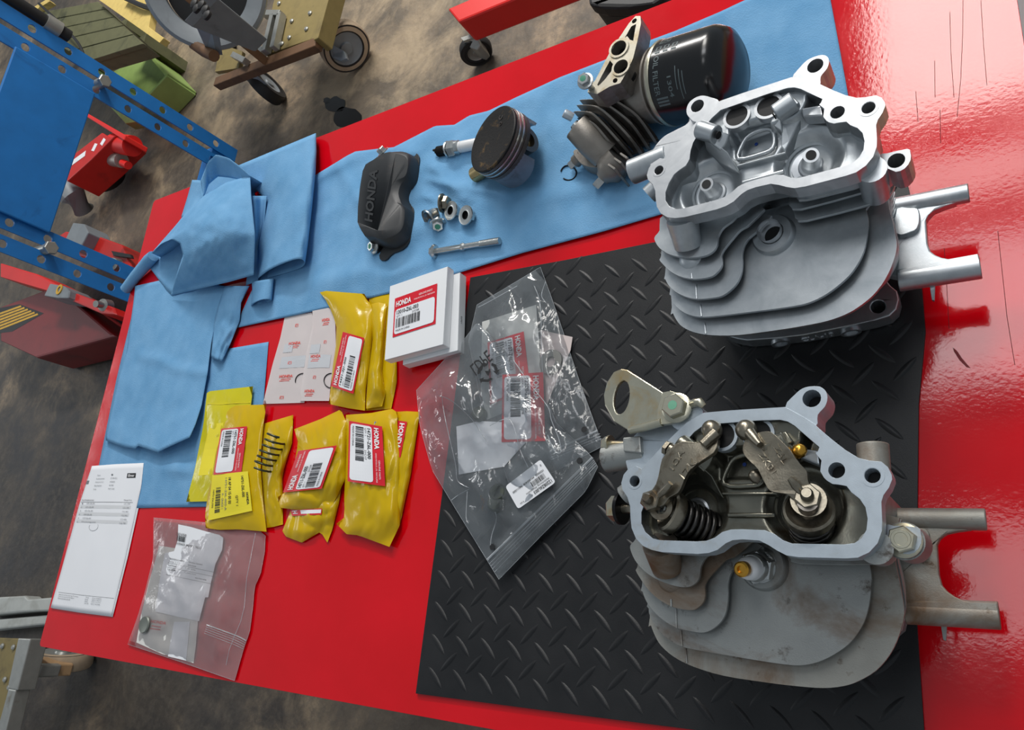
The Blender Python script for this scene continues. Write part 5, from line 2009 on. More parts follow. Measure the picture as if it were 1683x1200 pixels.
y9, f9, S9, z9 = bag('parts_bag', 'yellow bag with an upright label and a long valve stem inside', [(568.6, 682), (610, 679), (644, 672), (653, 678)], [(653, 678), (653, 701), (658.7, 748), (656.7, 864), (640, 899)],
                     [(553, 861), (569.6, 878), (589, 880), (624, 893), (640, 899)], [(568.6, 682), (568.6, 748), (565.7, 819), (566.6, 850), (553, 861)], .0055, .012, y, 7, group=YG, wr=.004)
part_label(quadS((630.7, 702), (635.8, 800), (574, 792), (576.4, 692.5), .0022), y9, '14721-Z6L-000', '21C17', 17)
obj('valve_stem', G().cyl(at(606, 750, .0095), at(594, 818, .0095), .0026, n=12).lathe(at(620, 694, .0095), at(606, 750, .0095) - at(620, 694, .0095), [(.0032, 0), (.0032, .002), (.0030, .008), (.0026, .014), (.0026, .03)], 20), M['steel'], y9, smooth=50)

# glassine packets with red print
def packet(label, T, Rr, B, L, z0, seed, rows, gray, rings):
    t, fn, S, zf = bag('circlip_packet', label, T, Rr, B, L, z0, .0015, M['glassine'], seed, 'packet', 'printed translucent packets', 20, 26, .0008)
    P = Print(lambda u, v: fn(min(max(u, .001), .999), min(max(1 - v, .001), .999)) + Vector((0, 0, .0003)), .0001)
    for (u, v, kind) in rows:
        if kind == 'H':
            P.text('redink', 'HONDA', u, v, u + .34, v + .034, .03)
            P.rect('redink', u + .05, v - .020, u + .30, v - .012)
            P.rect('redink', u + .02, v - .038, u + .27, v - .031)
        else:
            P.text('redink', 'C', u, v, u + .05, v + .028, .01)
            P.rect('redink', u + .06, v, u + .075, v + .028)
            P.rect('redink', u - .02, v, u - .008, v + .028)
            P.rect('redink', u - .02, v + .03, u + .075, v + .034)
    for (a, b, c_, d_) in gray:
        P.rect('graypaper2', a, b, c_, d_, 3, 3, .5)
    for q in P.done(t, {'redink': 'red_print', 'graypaper2': 'grey_print'}):
        q['kind'] = 'stuff'
    for (px, py, r, a0, a1) in rings:
        pts = [on(px + r * math.cos(R_(a0 + (a1 - a0) * k / 20)), py - r * math.sin(R_(a0 + (a1 - a0) * k / 20)), .0006) for k in range(21)]
        obj('circlip', G().tube(pts, .0006, 6), M['blackwire'], t, smooth=60)
    return t


M['graypaper2'] = plain('grey_print', srgb(196, 198, 202), .8, 0, .01)
packet('translucent red printed packet lying under its twin, next to the square towel corner', [(468, 521), (490, 517), (516, 513)], [(516, 513), (512, 590), (500, 662)],
       [(432, 664), (470, 663), (500, 662)], [(468, 521), (460.5, 556), (448, 599), (432, 664)], .001, 21,
       [(.44, .86, 'C'), (.32, .66, 'H'), (.42, .44, 'C'), (.26, .29, 'H'), (.40, .05, 'C')], [(.2, .58, .45, .68), (.2, .40, .85, .53)], [(499, 627, 13, 60, 190)])
packet('translucent red printed packet touching the label of the yellow bag', [(513.6, 511), (540, 506), (548, 510)], [(548, 510), (551, 528), (552, 571), (543, 635), (541, 659)],
       [(492, 659), (516, 659), (541, 659)], [(513.6, 511), (514, 535), (504, 578), (492, 659)], .003, 22,
       [(.42, .86, 'H'), (.58, .62, 'C'), (.18, .47, 'H'), (.38, .24, 'C'), (.14, .09, 'H')], [(.12, .52, .45, .62), (.12, .36, .88, .5)], [(545, 626, 12, 80, 290)])

# yellow group beside the cartons
y2, f2, S2, z2 = bag('parts_bag', 'yellow bag tucked under the white cartons', [(606, 487), (625, 483), (645, 480)], [(645, 480), (652, 600), (652, 628), (643, 672)],
                     [(600, 675), (620, 674), (643, 672)], [(606, 487), (612, 560), (600, 675)], .0012, .006, y, 8, group=YG, wr=.0022, ws=2.5)
y3, f3, S3, z3 = bag('parts_bag', 'small crumpled yellow bag between the labelled bag and the cartons', [(609, 500), (622, 497), (636, 500)], [(636, 500), (632, 560), (628, 610), (634, 645), (628, 668)],
                     [(601, 672), (615, 670), (628, 668)], [(609, 500), (612, 560), (604, 620), (601, 672)], .006, .010, y, 9, group=YG, wr=.004, ws=3)
y1, f1, S1, z1 = bag('parts_bag', 'yellow bag with pointed upper corner and a label reading towards the towels', [(525.5, 480.5), (536, 478), (565.5, 480.5), (599, 483)], [(599, 483), (611, 505), (613, 540), (607.5, 592), (600.5, 645), (599.6, 675)],
                     [(540, 664), (572, 671), (599.6, 675)], [(525.5, 480.5), (539, 498), (553, 533), (552, 568), (547, 600), (544, 636), (540, 664)], .007, .011, y, 10, group=YG, wr=.003)
part_label(quadS((545, 635), (564.6, 546), (600, 556), (582, 648), .0008), y1, '14431-ZJ1-000', '', 19)

# ---------------------------------------------------------------- folded delivery papers at the corner
inv1, fi1 = sheet('invoice', 'white printed invoice sheet lying on top at the bench corner', 'paper', [(151, 766), (190, 763), (236, 761)], [(236, 761), (232, 800), (205, 920), (183, 1012)],
                  [(83, 999), (130, 1006), (183, 1012)], [(151, 766), (130, 830), (100, 940), (83, 999)],
                  lambda u, v: .0022 + .0012 * math.sin(PI * u) * math.sin(PI * v) + .0006 * nz(u, v, 5, 31), M['paper'], 24, 30, .00025, 'delivery papers', register=False)
inv2, fi2 = sheet('invoice', 'second white sheet peeking out under the printed invoice', 'paper', [(160, 767), (200, 764), (244, 764)], [(244, 764), (237, 785), (234, 806), (210, 915), (185, 1014)],
                  [(86, 1000), (130, 1007), (185, 1014)], [(160, 767), (135, 830), (103, 940), (86, 1000)],
                  lambda u, v: .0013 + .0002 * nz(u, v, 5, 33), M['paper'], 16, 20, .00025, 'delivery papers', register=False)


def Sinv(u, v):
    return fi1(min(max(u, 0), 1), min(max(1 - v, 0), 1))


P = Print(Sinv, .00025)
P.rect('paleink', .03, .70, .90, .722, 8, 1, .6)
P.rect('paleink', .03, .65, .90, .672, 8, 1, .6)
P.rect('paleink', .03, .60, .90, .622, 8, 1, .6)
P.rect('ink', .72, .905, .88, .936, 3, 2)
P.text('whiteink', 'Elmer', .745, .912, .86, .929, .02, 2)
for i, (w1, w2) in enumerate(((.06, .03), (.15, .12), (.15, .09), (.13, .08), (.05, .11))):
    yy = .925 - .024 * i
    P.text('grayink', ('Datum', 'Kundennummer', 'Belegnummer', 'Bearbeiter', 'Seite')[i], .17, yy, .17 + w1, yy + .009)
    P.text('grayink', ('1', '27.04.2021', '1030603', '441905', '7421150')[i], .43, yy, .43 + w2, yy + .009)
P.rect('grayink', .0, .87, .045, .895)
P.text('ink', 'Pos Artikelnummer', .03, .752, .24, .762)
P.text('ink', 'Menge Preis', .76, .752, .90, .762)
P.rect('ink', .02, .742, .92, .744, 8, 1)
for i in range(6):
    yy = .728 - .0255 * i
    P.text('grayink', str(i + 1), .05, yy, .065, yy + .009)
    P.text('grayink', ('14751-Z6L-000', '14711-Z6L-000', '14721-Z6L-000', '13010-Z6L-003', '17107-Z6L-003', 'Dichtungssatz')[i], .13, yy, .27 + (.1 if i == 5 else 0), yy + .010)
    P.text('grayink', '12,%d0' % (i + 2), .78, yy, .88, yy + .009)
P.rect('ink', .06, .112, .98, .1135, 8, 1)
for i in range(3):
    P.text('ink', ('Bankverbindung Konto', 'Steuernummer Handelsregister', 'Gerichtsstand')[i], .08, .095 - .013 * i, .40 - .06 * i, .102 - .013 * i)
for i in range(4):
    P.text('grayink', ('Tel', 'Fax', 'Mail', 'USt-ID')[i], .52, .098 - .013 * i, .57 + .02 * (i == 3), .105 - .013 * i)
    P.text('grayink', ('0316 1030603', '0316 74211', 'parts service', 'ATU 441905')[i], .63, .098 - .013 * i, .78, .105 - .013 * i)
for q in P.done(inv1, {'ink': 'lettering', 'grayink': 'lettering', 'paleink': 'shaded_rows', 'whiteink': 'white_lettering'}):
    q['kind'] = 'stuff'
pts = [Sinv(.35 + .075 * math.cos(a), .575 + .028 * math.sin(a)) + Vector((0, 0, .0003)) for a in [R_(-200 + 235 * k / 16) for k in range(17)]]
obj('pen_mark', G().tube(pts, .00018, 5), M['grayink'], inv1)

# ---------------------------------------------------------------- clear bag with delivery note
cb1, fc1, Sc1, zc1 = bag('clear_bag', 'milky clear zip bag with folded delivery note and washer packets', [(252.8, 851), (338, 859), (426, 872), (436, 881)],
                         [(436, 881), (435, 906), (428, 944), (418, 965), (416, 994), (410, 1040), (401, 1064), (385.5, 1119)], [(210, 1059), (300, 1089), (385.5, 1119)],
                         [(252.8, 851), (252, 917), (239, 971), (227, 1012), (210, 1059)], .0015, .006, M['milkbag'], 31, wr=.004, ws=6)
CONT = list(SURF)
SURF.pop()


def insert(name, parent, pts, z, m, bulge=.0005, th=.0003):
    """flat piece inside a bag from its outline in the photograph"""
    return obj(name, G().prism([at(x, y, z) for x, y in pts], th), m, parent)


insert('glassine_packet', cb1, [(262, 897), (300, 903), (290, 1000), (318, 1004), (326, 1010), (322, 1060), (318, 1090), (266, 1075), (224, 1056), (232, 1010), (244, 960)], .0028, M['glasswhite'])
insert('packet_slip', cb1, [(286, 1022), (312, 1022), (306, 1086), (276, 1079)], .0034, M['paper'])
w = at(239, 1027, .0052)
obj('rubber_washer', G().lathe(w, (0, 0, 1), [(.004, 0), (.0095, 0), (.0105, .0015), (.0095, .003), (.004, .0022)], 26), M['washergray'] if 'washergray' in M else M['graypaint'], cb1, smooth=50)
P = Print(quadS((248, 1018), (276, 1022), (270, 1040), (243, 1036), fix=.0036), .0002)
P.text('redink', 'HONDA', .05, .70, .95, .98, .03)
P.rect('redink', .15, .40, .70, .48)
P.rect('redink', .10, .15, .72, .23)
for q in P.done(cb1, {'redink': 'red_print'}):
    q['kind'] = 'stuff'
note = [(293, 862), (313, 866), (340, 874), (360, 879), (367, 884), (365, 904), (354, 927), (347, 956), (342, 982), (337, 982), (327, 1021), (292, 1014), (255, 1005), (263, 950), (271, 909), (286, 906), (292, 888)]
nt = obj('delivery_note', G().prism([at(x, y, .0045) for x, y in note], .0003), M['paper'], cb1)
P = Print(quadS((276, 862), (372, 882), (342, 1024), (254, 1006), fix=.0047), .0002)
P.text('ink', '1030603 441905408', .17, .90, .34, .935)
P.bars('ink', .19, .84, .34, .90, 10, 3)
P.text('ink', '1030603  441905  74211', .20, .80, .62, .825)
P.text('ink', 'LIEFERSCHEIN', .13, .62, .38, .635)
P.text('ink', 'Service GmbH', .46, .625, .70, .64)
P.text('ink', 'Seite 1 / 1', .12, .59, .30, .604)
P.text('ink', '441905', .45, .59, .60, .604)
P.rect('ink', .10, .575, .96, .5775, 8, 1)
P.text('ink', 'Bestell Nummer', .12, .545, .26, .565)
P.text('ink', 'Bezeichnung', .42, .55, .60, .563)
P.rect('ink', .10, .525, .98, .5275, 8, 1)
P.text('ink', '12208', .12, .50, .26, .513)
P.text('ink', 'Dichtung Ventil', .42, .50, .62, .513)
P.text('ink', '441905408', .62, .465, .82, .478)
P.rect('ink', .10, .44, .98, .4425, 8, 1)
for q in P.done(nt, {'ink': 'lettering'}):
    q['kind'] = 'stuff'
obj('zip_seam', G().tube([fc1(.62 + .38 * k / 8, .70 + .02 * k / 8) + Vector((0, 0, .0006)) for k in range(9)], .0006, 6), M['seam'], cb1)
for d in (.015, .03, .045, .06):
    obj('zip_line', G().tube([fc1(.62 + .38 * k / 8, .70 + d + .02 * k / 8) + Vector((0, 0, .0004)) for k in range(9)], .00025, 5), M['seam'], cb1)
obj('fold_line', G().tube([fc1(.90 - .02 * math.sin(k), .02 + .9 * k / 9) + Vector((0, 0, .0005)) for k in range(10)], .00035, 5), M['seam'], cb1)

# ---------------------------------------------------------------- clear bags on the mat
cl = M['clearbag']
c2, fc2, Sc2, zc2 = bag('clear_bag', 'large clear zip bag reaching under its neighbour, holding a card with red label', [(784, 501), (830, 474), (888, 439)],
                        [(888, 439), (905, 485), (926, 547), (950, 620), (978, 698), (991, 733)], [(838, 800), (910, 776), (991, 733)], [(784, 501), (770, 560), (790, 660), (838, 800)], .0046, .010, cl, 41, wr=.007, ws=6, group='clear zip bags of gaskets')
SURF.pop()
c3, fc3, Sc3, zc3 = bag('clear_bag', 'clear zip bag in front with white stickers, lying half off the rubber mat', [(684.5, 641.5), (734, 587.5), (757.6, 565), (784, 530), (800, 545)],
                        [(800, 545), (844, 592), (905, 671), (912, 693), (972.5, 750), (982.5, 767.5)], [(820, 952.5), (890, 880), (962.5, 807.5), (982.5, 767.5)],
                        [(684.5, 641.5), (690, 700), (710, 772), (745, 830), (800, 920), (820, 952.5)], .009, .012, cl, 42, wr=.009, ws=5, group='clear zip bags of gaskets')
SURF.pop()
# things in the back bag
card = insert('grey_card', c2, [(792.5, 529), (881, 501), (891.5, 646), (886, 655), (800, 690), (790, 640)], .0072, M['graypaper'])
pk = insert('glassine_packet', c2, [(889, 542.5), (941, 554), (937.6, 576), (917, 620), (898, 668), (884, 668), (888, 600)], .0062, M['graypink'] if 'graypink' in M else M['graypaper'])
obj('rubber_ring', G().ring(at(907, 596, .0066), (0, 0, 1), .0125, .0055, .003, 26), M['ringgray'], c2, smooth=40)
part_label(quadS((861, 545), (872, 640), (806, 665), (801.5, 563), fix=.0075), c2, '17107-Z6L-003', '', 23)
# things in the front bag
slip = insert('white_slip', c3, [(750, 701), (787, 692), (830, 694), (870, 720), (828, 767), (754, 780)], .0115, M['paper'])
lab = part_label(quadS((893, 612), (896.5, 725), (824.7, 727), (826, 616), fix=.0120), c3, '12208-Z6L-003', '21C08', 29)
P = Print(quadS((913.6, 792.7), (851.7, 837), (830.6, 799.6), (888.8, 755), fix=.0212), .0002)
P.rrect('labelwhite', 0, 0, 1, 1, .06, .08, 10, 6, 1)
P.text('ink', '12208Z6L003', .05, .80, .52, .93, .015)
P.text('ink', 'Abdichtung Abgasseite', .06, .68, .68, .77, .0)
P.bars('ink', .12, .46, .48, .66, 18, 31)
P.text('ink', '1030603  441905408  74211500', .08, .34, .92, .42, .01)
P.text('ink', '4 EA', .80, .86, .90, .92, .0)
P.text('ink', '0', .06, .14, .09, .22, .01)
st = P.done(c3, {'labelwhite': 'white_sticker', 'ink': 'lettering'})
st[1].parent = st[0]
for px, py, r in ((790, 683, .0075), (822, 812, .0085), (818, 829, .0085)):
    obj('valve_seal', G().lathe(at(px, py, .010), (.2, .1, 1), [(.003, 0), (r, 0), (r, .006), (r * .8, .008), (.003, .008)], 24), M['sealgreen'], c3, smooth=40)
# printed recycling mark, seen through the turned film
mk = quadS((760, 640), (800, 590), (822, 612), (782, 665), fix=.0205)


def mark(u, v):
    return at(797 + (u - .5) * 46 * .82 - (v - .5) * 30, 604 - (u - .5) * 46 * .62 * -1 * -.4 - (v - .5) * 46, .0207)


P = Print(lambda u, v: at(772 + 28 * u + 12 * v, 594 + 8 - 27 * u + 18 * v, .0207), .0001)
P.text('ink', 'LDPE', 0, 0, 1, .9, .012)
P2 = Print(lambda u, v: at(780 + 34 * u + 9 * (1 - v), 592 + 34 * v + 10 * u * .2, .0207), .0001)
P2.text('ink', '4', .38, .40, .66, .72, .02)
for k in range(3):
    a0 = R_(90 + 120 * k)
    q = lambda r, a: (.5 + r * math.cos(a), .55 + r * math.sin(a))
    seg = [q(.46, a0 - .85), q(.50, a0 - .35), q(.50, a0 + .30), q(.36, a0 + .28), q(.36, a0 - .30), q(.34, a0 - .75)]
    P2.put('ink', seg, [(0, 1, 4, 5), (1, 2, 3, 4)])
    P2.put('ink', [q(.58, a0 + .28), q(.46, a0 + .68), q(.27, a0 + .30)], [(0, 1, 2)])
for pp in (P, P2):
    for q in pp.done(c3, {'ink': 'recycling_mark'}):
        q['kind'] = 'stuff'


def seamline(parent, a, b, z, r, nm='zip_line', m='seam', n=6):
    pts = [at(a[0] + (b[0] - a[0]) * k / n, a[1] + (b[1] - a[1]) * k / n, z) for k in range(n + 1)]
    return obj(nm, G().tube(pts, r, 5), M[m], parent)


seamline(c3, (801, 920), (974, 752), .0115, .0011, 'zip_seam')
for k, d in enumerate((6, 10, 14, 19)):
    seamline(c3, (801 + d * .65, 920 + d * 1.05), (974 + d * .30, 752 + d * .7), .0105, .0003)
seamline(c2, (903, 743), (982, 708), .007, .0009, 'zip_seam')
for d in (5, 9, 13):
    seamline(c2, (905, 743 + d), (984 + d * .4, 708 + d), .0062, .0003)
for px, py in ((960, 706), (952.5, 757), (809, 899)):
    pr_ = c2 if (px, py) == (960, 706) else c3
    obj('vent_hole', G().lathe(at(px, py, .0125), (0, 0, 1), [(.0028, 0), (.0028, .0003)], 16), M['ink'], pr_)
# folds and pressed edges of the film
for pts, z, nm in (([(844, 592), (870, 630), (900, 668), (906, 690), (918, 720), (922, 742), (912, 742), (900, 715)], .0225, 'fold_edge'),
                   ([(726, 652), (732, 690), (748, 760), (752, 790), (771, 802)], .016, 'fold_edge'),
                   ([(722, 650), (744, 660), (776, 690), (800, 726)], .017, 'fold_edge'),
                   ([(805, 700), (838, 690), (855, 740), (868, 768)], .022, 'fold_edge'),
                   ([(742, 822), (756, 812), (771, 804)], .014, 'fold_edge'),
                   ([(768, 808), (766, 850), (770, 860)], .016, 'fold_edge'),
                   ([(806, 828), (816, 850), (808, 880), (806, 896)], .016, 'fold_edge')):
    obj(nm, G().tube(smoothline([at(x, y, z) for x, y in pts], 4, False), .00035, 5), M['seam'], c3)
for pts in ([(897, 462), (890, 485), (897, 497)], [(878, 470), (888, 500), (890, 560), (893, 650)], [(786, 505), (800, 498), (850, 470)]):
    obj('fold_edge', G().tube(smoothline([at(x, y, .012) for x, y in pts], 4, False), .00035, 5), M['seam'], c2)
# rims of the films
for par, f_ in ((c2, fc2), (c3, fc3), (cb1, fc1)):
    rim_ = [f_(k / 20, 0) for k in range(20)] + [f_(1, k / 20) for k in range(20)] + [f_(1 - k / 20, 1) for k in range(20)] + [f_(0, 1 - k / 20) for k in range(20)]
    obj('film_edge', G().tube(rim_, .00022, 5, True), M['seam'], par)
# small speckled print at the fold
g = G()
for k in range(40):
    x, y_ = 722 + rnd.random() * 24, 662 + rnd.random() * 14
    g.lathe(at(x, y_, .0165), (0, 0, 1), [(.0003, 0), (.0003, .0001)], 5)
tag(obj('speckles', g, M['ink'], c3), kind='stuff')
# ---------------------------------------------------------------- workshop beyond the bench
def ground(px, py, h=0.0):
    return at(px, py, FLOOR + h)


def zon(xy, px, py):
    """height on the vertical through xy nearest to this point of the photograph"""
    best = None
    for k in range(900):
        z = FLOOR + 1.4 * k / 900
        v = CM.transposed() @ (Vector((xy.x, xy.y, z)) - CAM)
        u = Vector((841.5 - FPX * v.x / v.z, 600 + FPX * v.y / v.z))
        d = (u - Vector((px, py))).length
        if best is None or d < best[0]:
            best = (d, z)
    return best[1]


def vert_box(g, pts, z0, z1):
    """upright block on a ground outline"""
    return g.prism([Vector((p.x, p.y, z1)) for p in pts], z1 - z0)


def wheel(parent, c, ax, r, w, rimr, tread='tyre', face='graypaint', nm='wheel'):
    ax = Vector(ax).normalized()
    t = obj(nm, G().lathe(Vector(c) - ax * w / 2, ax, [(r * .72, 0), (r * .95, w * .04), (r, w * .2), (r, w * .8), (r * .95, w * .96), (r * .72, w)], 40, False), M[tread], parent, smooth=40)
    obj('wheel_rim', G().lathe(Vector(c) - ax * w * .42, ax, [(.004, -w * .05), (rimr * .35, -w * .05), (rimr * .4, w * .05), (rimr * .85, w * .05), (rimr, 0), (rimr, w * .84), (rimr * .85, w * .78), (rimr * .4, w * .78), (rimr * .35, w * .9), (.004, w * .9)], 36), M[face], t, smooth=40)
    obj('side_wall', G().lathe(Vector(c) - ax * w * .5, ax, [(rimr, w * .06), (r * .94, w * .02), (r * .94, w * .98), (rimr, w * .94)], 40, False), M['tyre'], t, smooth=40)
    return t


# ---- blue press: two drilled upright channels and a broad head plate
p1, p2 = ground(384, 270), ground(322, 513)
ex = (p1 - p2).normalized()                               # across the press, away to the far post
ey = Vector((-ex.y, ex.x, 0))
if ey.dot(Vector((0, 0, 0)) - p1) < 0:
    ey = -ey
press = thing('workshop_press', 'blue steel workshop press with drilled uprights and a broad head plate', 'press', ((p1.x + p2.x) / 2, (p1.y + p2.y) / 2, FLOOR))
zh0 = -.315


def drilled_bar(c, wv, tv, z0, z1, w, t, holes, nm):
    """upright flat bar: wv across the face, tv thickness direction"""
    o_ = [c - wv * w / 2 + Vector((0, 0, z0)), c + wv * w / 2 + Vector((0, 0, z0)), c + wv * w / 2 + Vector((0, 0, z1)), c - wv * w / 2 + Vector((0, 0, z1))]
    hl = [[c + wv * (.013 * math.cos(2 * PI * k / 14)) + Vector((0, 0, hz + .013 * math.sin(2 * PI * k / 14))) for k in range(14)] for hz in holes]
    loops = [o_] + hl
    flat = [p for l in loops for p in l]
    tri = tessellate_polygon([[Vector(((p - c).dot(wv), p.z, 0)) for p in l] for l in loops])
    n = len(flat)
    f = [tuple(q) for q in tri] + [(q[0] + n, q[2] + n, q[1] + n) for q in tri]
    k = 0
    for l in loops:
        m = len(l)
        for i in range(m):
            j = (i + 1) % m
            f.append((k + i, k + j, k + j + n, k + i + n))
        k += m
    return obj(nm, G().add([p + tv * t / 2 for p in flat] + [p - tv * t / 2 for p in flat], f), M['pressblue'], press)


hz = [-.76 + .11 * k for k in range(11)]
fz = Vector((0, 0, 0))
for c, off in ((p1, .012), (p2, -.004)):
    q = Vector((c.x, c.y, 0))
    for k, (dx, dy) in enumerate(((-.032, .030), (.036, .030))):
        cc = q + ex * dx
        vw = (Vector((0, 0, 0)) - q).normalized()
        drilled_bar(cc, ex, ey, FLOOR, .42, .050, .006, hz, 'drilled_upright')
    obj('upright_back', G().box(q - ey * .03 + Vector((0, 0, (FLOOR + .42) / 2)), (.006, .05, .42 - FLOOR), Matrix((ex, ey, Vector((0, 0, 1)))).transposed()), M['pressblue'], press) if 0 else None
mid = (p1 + p2) / 2
wd = (p1 - p2).length
pl_ = [p1 - ex * .052 + ey * .02, p2 + ex * .045 + ey * .02]
rotm = Matrix((ex, ey, Vector((0, 0, 1)))).transposed()
def pressplate():
    a, b = p1 - ex * .055 + ey * .012, p2 + ex * .05 + ey * .012
    g = G()
    t = ey * .008
    z0, z1 = zh0, zh0 + .245
    vs = []
    for dd in (0, 1):
        for p, z in ((b, z0), (a, z0), (a, z1), (b, z1)):
            vs.append(Vector((p.x, p.y, z)) + t * dd)
    return g.add(vs, [(0, 1, 2, 3), (4, 7, 6, 5), (0, 4, 5, 1), (1, 5, 6, 2), (2, 6, 7, 3), (3, 7, 4, 0)])


obj('head_plate', pressplate(), M['pressblue'], press, bev=.004)
g = G().box(mid + ey * -.03 + Vector((0, 0, zh0 + .36)), (wd + .04, .05, .10), rotm)
obj('head_beam', g, M['pressblue'], press, bev=.004)
g = G().box(mid - ey * .045 + Vector((0, 0, zh0 + .275)), (wd * .62, .05, .05), rotm)
obj('press_block', g, M['orange'], press, bev=.004)
for c in (p1 - ex * .01, p2 + ex * .0):
    for z in (zh0 - .006,):
        a = Vector((c.x, c.y, z)) + ey * .045
        o = obj('bed_pin', G().cyl(a - ey * .12, a, .016, n=18), M['galv'], press, smooth=40)
        obj('bolt_nut', G().hexn(a - ey * .012, ey, .021, .014), M['galv'], o)
g = G().tube([Vector((p1.x, p1.y, .33)) + ex * .05, Vector((p1.x, p1.y, .05)) + ex * .085, Vector((p1.x, p1.y, -.20)) + ex * .085], .020, 12)
obj('hydraulic_hose', g, M['black'], press, smooth=60)
obj('hose_clamp', G().cyl(Vector((p1.x, p1.y, -.17)) + ex * .085, Vector((p1.x, p1.y, -.125)) + ex * .085, .026, n=18), M['galv'], press, smooth=40)

# ---- red trolley jack seen between the uprights
def quadblock(name, pts, z0, z1, m, parent, bev=.004):
    """block from a ground outline given in the photograph at its top height"""
    P_ = [at(x, y_, z1) for x, y_ in pts]
    return obj(name, G().prism(P_, z1 - z0), M[m], parent, bev=bev)


jk = thing('trolley_jack', 'red trolley jack with grey handle socket standing behind the press', 'jack', tuple(ground(185, 290)))
quadblock('side_frame', [(106, 282), (120, 255), (168, 218), (180, 226), (190, 222), (150, 262), (110, 298)], FLOOR + .06, FLOOR + .20, 'shopred', jk)
quadblock('side_rail', [(136, 188), (140, 184), (206, 222), (203, 230)], FLOOR + .10, FLOOR + .20, 'brightred', jk)
a = at(206, 238, FLOOR + .16)
obj('front_roller', G().cyl(at(190, 236, FLOOR + .15), at(218, 240, FLOOR + .15), .042, n=26), M['brightred'], jk, smooth=40)
wheel(jk, at(172, 288, FLOOR + .07), at(172, 288, FLOOR + .07) - at(160, 272, FLOOR + .12), .085, .05, .05)
obj('axle_hub', G().cyl(at(181, 261, FLOOR + .13), at(200, 264, FLOOR + .13), .030, n=20), M['galv'], jk, smooth=40)
obj('release_knob', G().cyl(at(202, 268, FLOOR + .13), at(211, 272, FLOOR + .13), .016, n=16), M['brightred'], jk, smooth=40)
obj('handle_socket', G().tube([at(98, 300, FLOOR + .16), at(120, 322, FLOOR + .12), at(138, 345, FLOOR + .05)], [.05, .055, .045], 16), M['graypaint'], jk, smooth=60)
for a, b in (((118, 268), (140, 252)), ((152, 248), (158, 236)), ((166, 238), (172, 228))):
    p, q = at(*a, FLOOR + .2012), at(*b, FLOOR + .2012)
    d = (q - p)
    s_ = Vector((-d.y, d.x, 0)).normalized() * .014
    obj('sticker', G().prism([p - s_, q - s_, q + s_, p + s_], .0008), M['labelwhite'], jk)

# ---- red machine with grey latches under the lower upright
rm = thing('red_machine', 'dark red machine housing with yellow vent print standing under the press', 'machine', tuple(ground(120, 540)))
quadblock('side_housing', [(0, 505), (92, 470), (180, 545), (190, 552), (60, 588), (0, 560)], FLOOR + .01, FLOOR + .16, 'darkred', rm, .008)
quadblock('top_deck', [(0, 432), (60, 450), (120, 480), (186, 505), (190, 517), (165, 515), (85, 480), (0, 455)], FLOOR + .10, FLOOR + .22, 'brightred', rm, .006)
quadblock('far_deck', [(78, 398), (108, 380), (150, 384), (200, 402), (214, 432), (215, 448), (190, 436), (110, 415)], FLOOR + .05, FLOOR + .20, 'shopred', rm, .006)
for pts in ([(104, 400), (120, 366), (138, 368), (145, 382), (128, 414)], [(82, 466), (105, 470), (114, 478), (112, 490), (95, 490), (72, 486)]):
    quadblock('grey_latch', pts, FLOOR + .15, FLOOR + .245, 'graypaint', rm, .004)
p = at(98, 476, FLOOR + .2455)
obj('latch_disc', G().ring(p, (0, 0, 1), .020, .011, .003, 26), M['yellowprint'], rm, smooth=40)
for k in range(5):
    a, b = (2 + 14 * k, 526 - 3.2 * k), (22 + 12 * k, 506 + 0.0 * k)
    P_ = [at(x, y_, FLOOR + .1615) for x, y_ in ((0 + k * 3, 522 - k * 4 + 8), (52 + k * 3, 504 - k * 0 + k * 4 - 0), (54 + k * 3, 507 + k * 4), (2 + k * 3, 526 - k * 4 + 8))]
for k in range(6):
    x0_, y0_ = 0, 514 + 5.0 * k
    P_ = [at(x, y_, FLOOR + .1612) for x, y_ in ((0, 514 + 5 * k), (34 + 5.5 * k, 502 + 2.6 * k), (35 + 5.5 * k, 504.6 + 2.6 * k), (0, 517.2 + 5 * k))]
    obj('vent_slat', G().prism(P_, .003), M['yellowprint'], rm)
obj('vent_panel', G().prism([at(x, y_, FLOOR + .1605) for x, y_ in ((-4, 507), (32, 500), (72, 515), (20, 545), (-4, 548))], .002), M['black'], rm)
for x, y_ in ((196, 436), (180, 503)):
    obj('stud', G().lathe(at(x, y_, FLOOR + .20), (.3, -.3, 1), [(.022, 0), (.022, .03), (.012, .034), (.012, .06)], 16), M['galv'], rm, smooth=40)
quadblock('foot_plate', [(182, 412), (214, 418), (216, 424), (186, 420)], FLOOR + .20, FLOOR + .212, 'black', rm, .002)

# ---- pale green tool tray under the crate
gt = thing('metal_tray', 'pale green open metal tray on the floor below the wooden crate', 'tray', tuple(ground(235, 150)))
zt_ = FLOOR + .14
gin = [(132, 100), (184, 132), (238, 80), (236, 78)]
def wallq(name, a, b, z0, z1, m, parent, th=.012):
    """upright sheet between two points given at its top height"""
    p, q = at(*a, z1), at(*b, z1)
    n_ = Vector((-(q - p).y, (q - p).x, 0)).normalized() * th / 2
    g = G().prism([p - n_, q - n_, q + n_, p + n_], z1 - z0)
    return obj(name, g, M[m], parent, bev=.002)


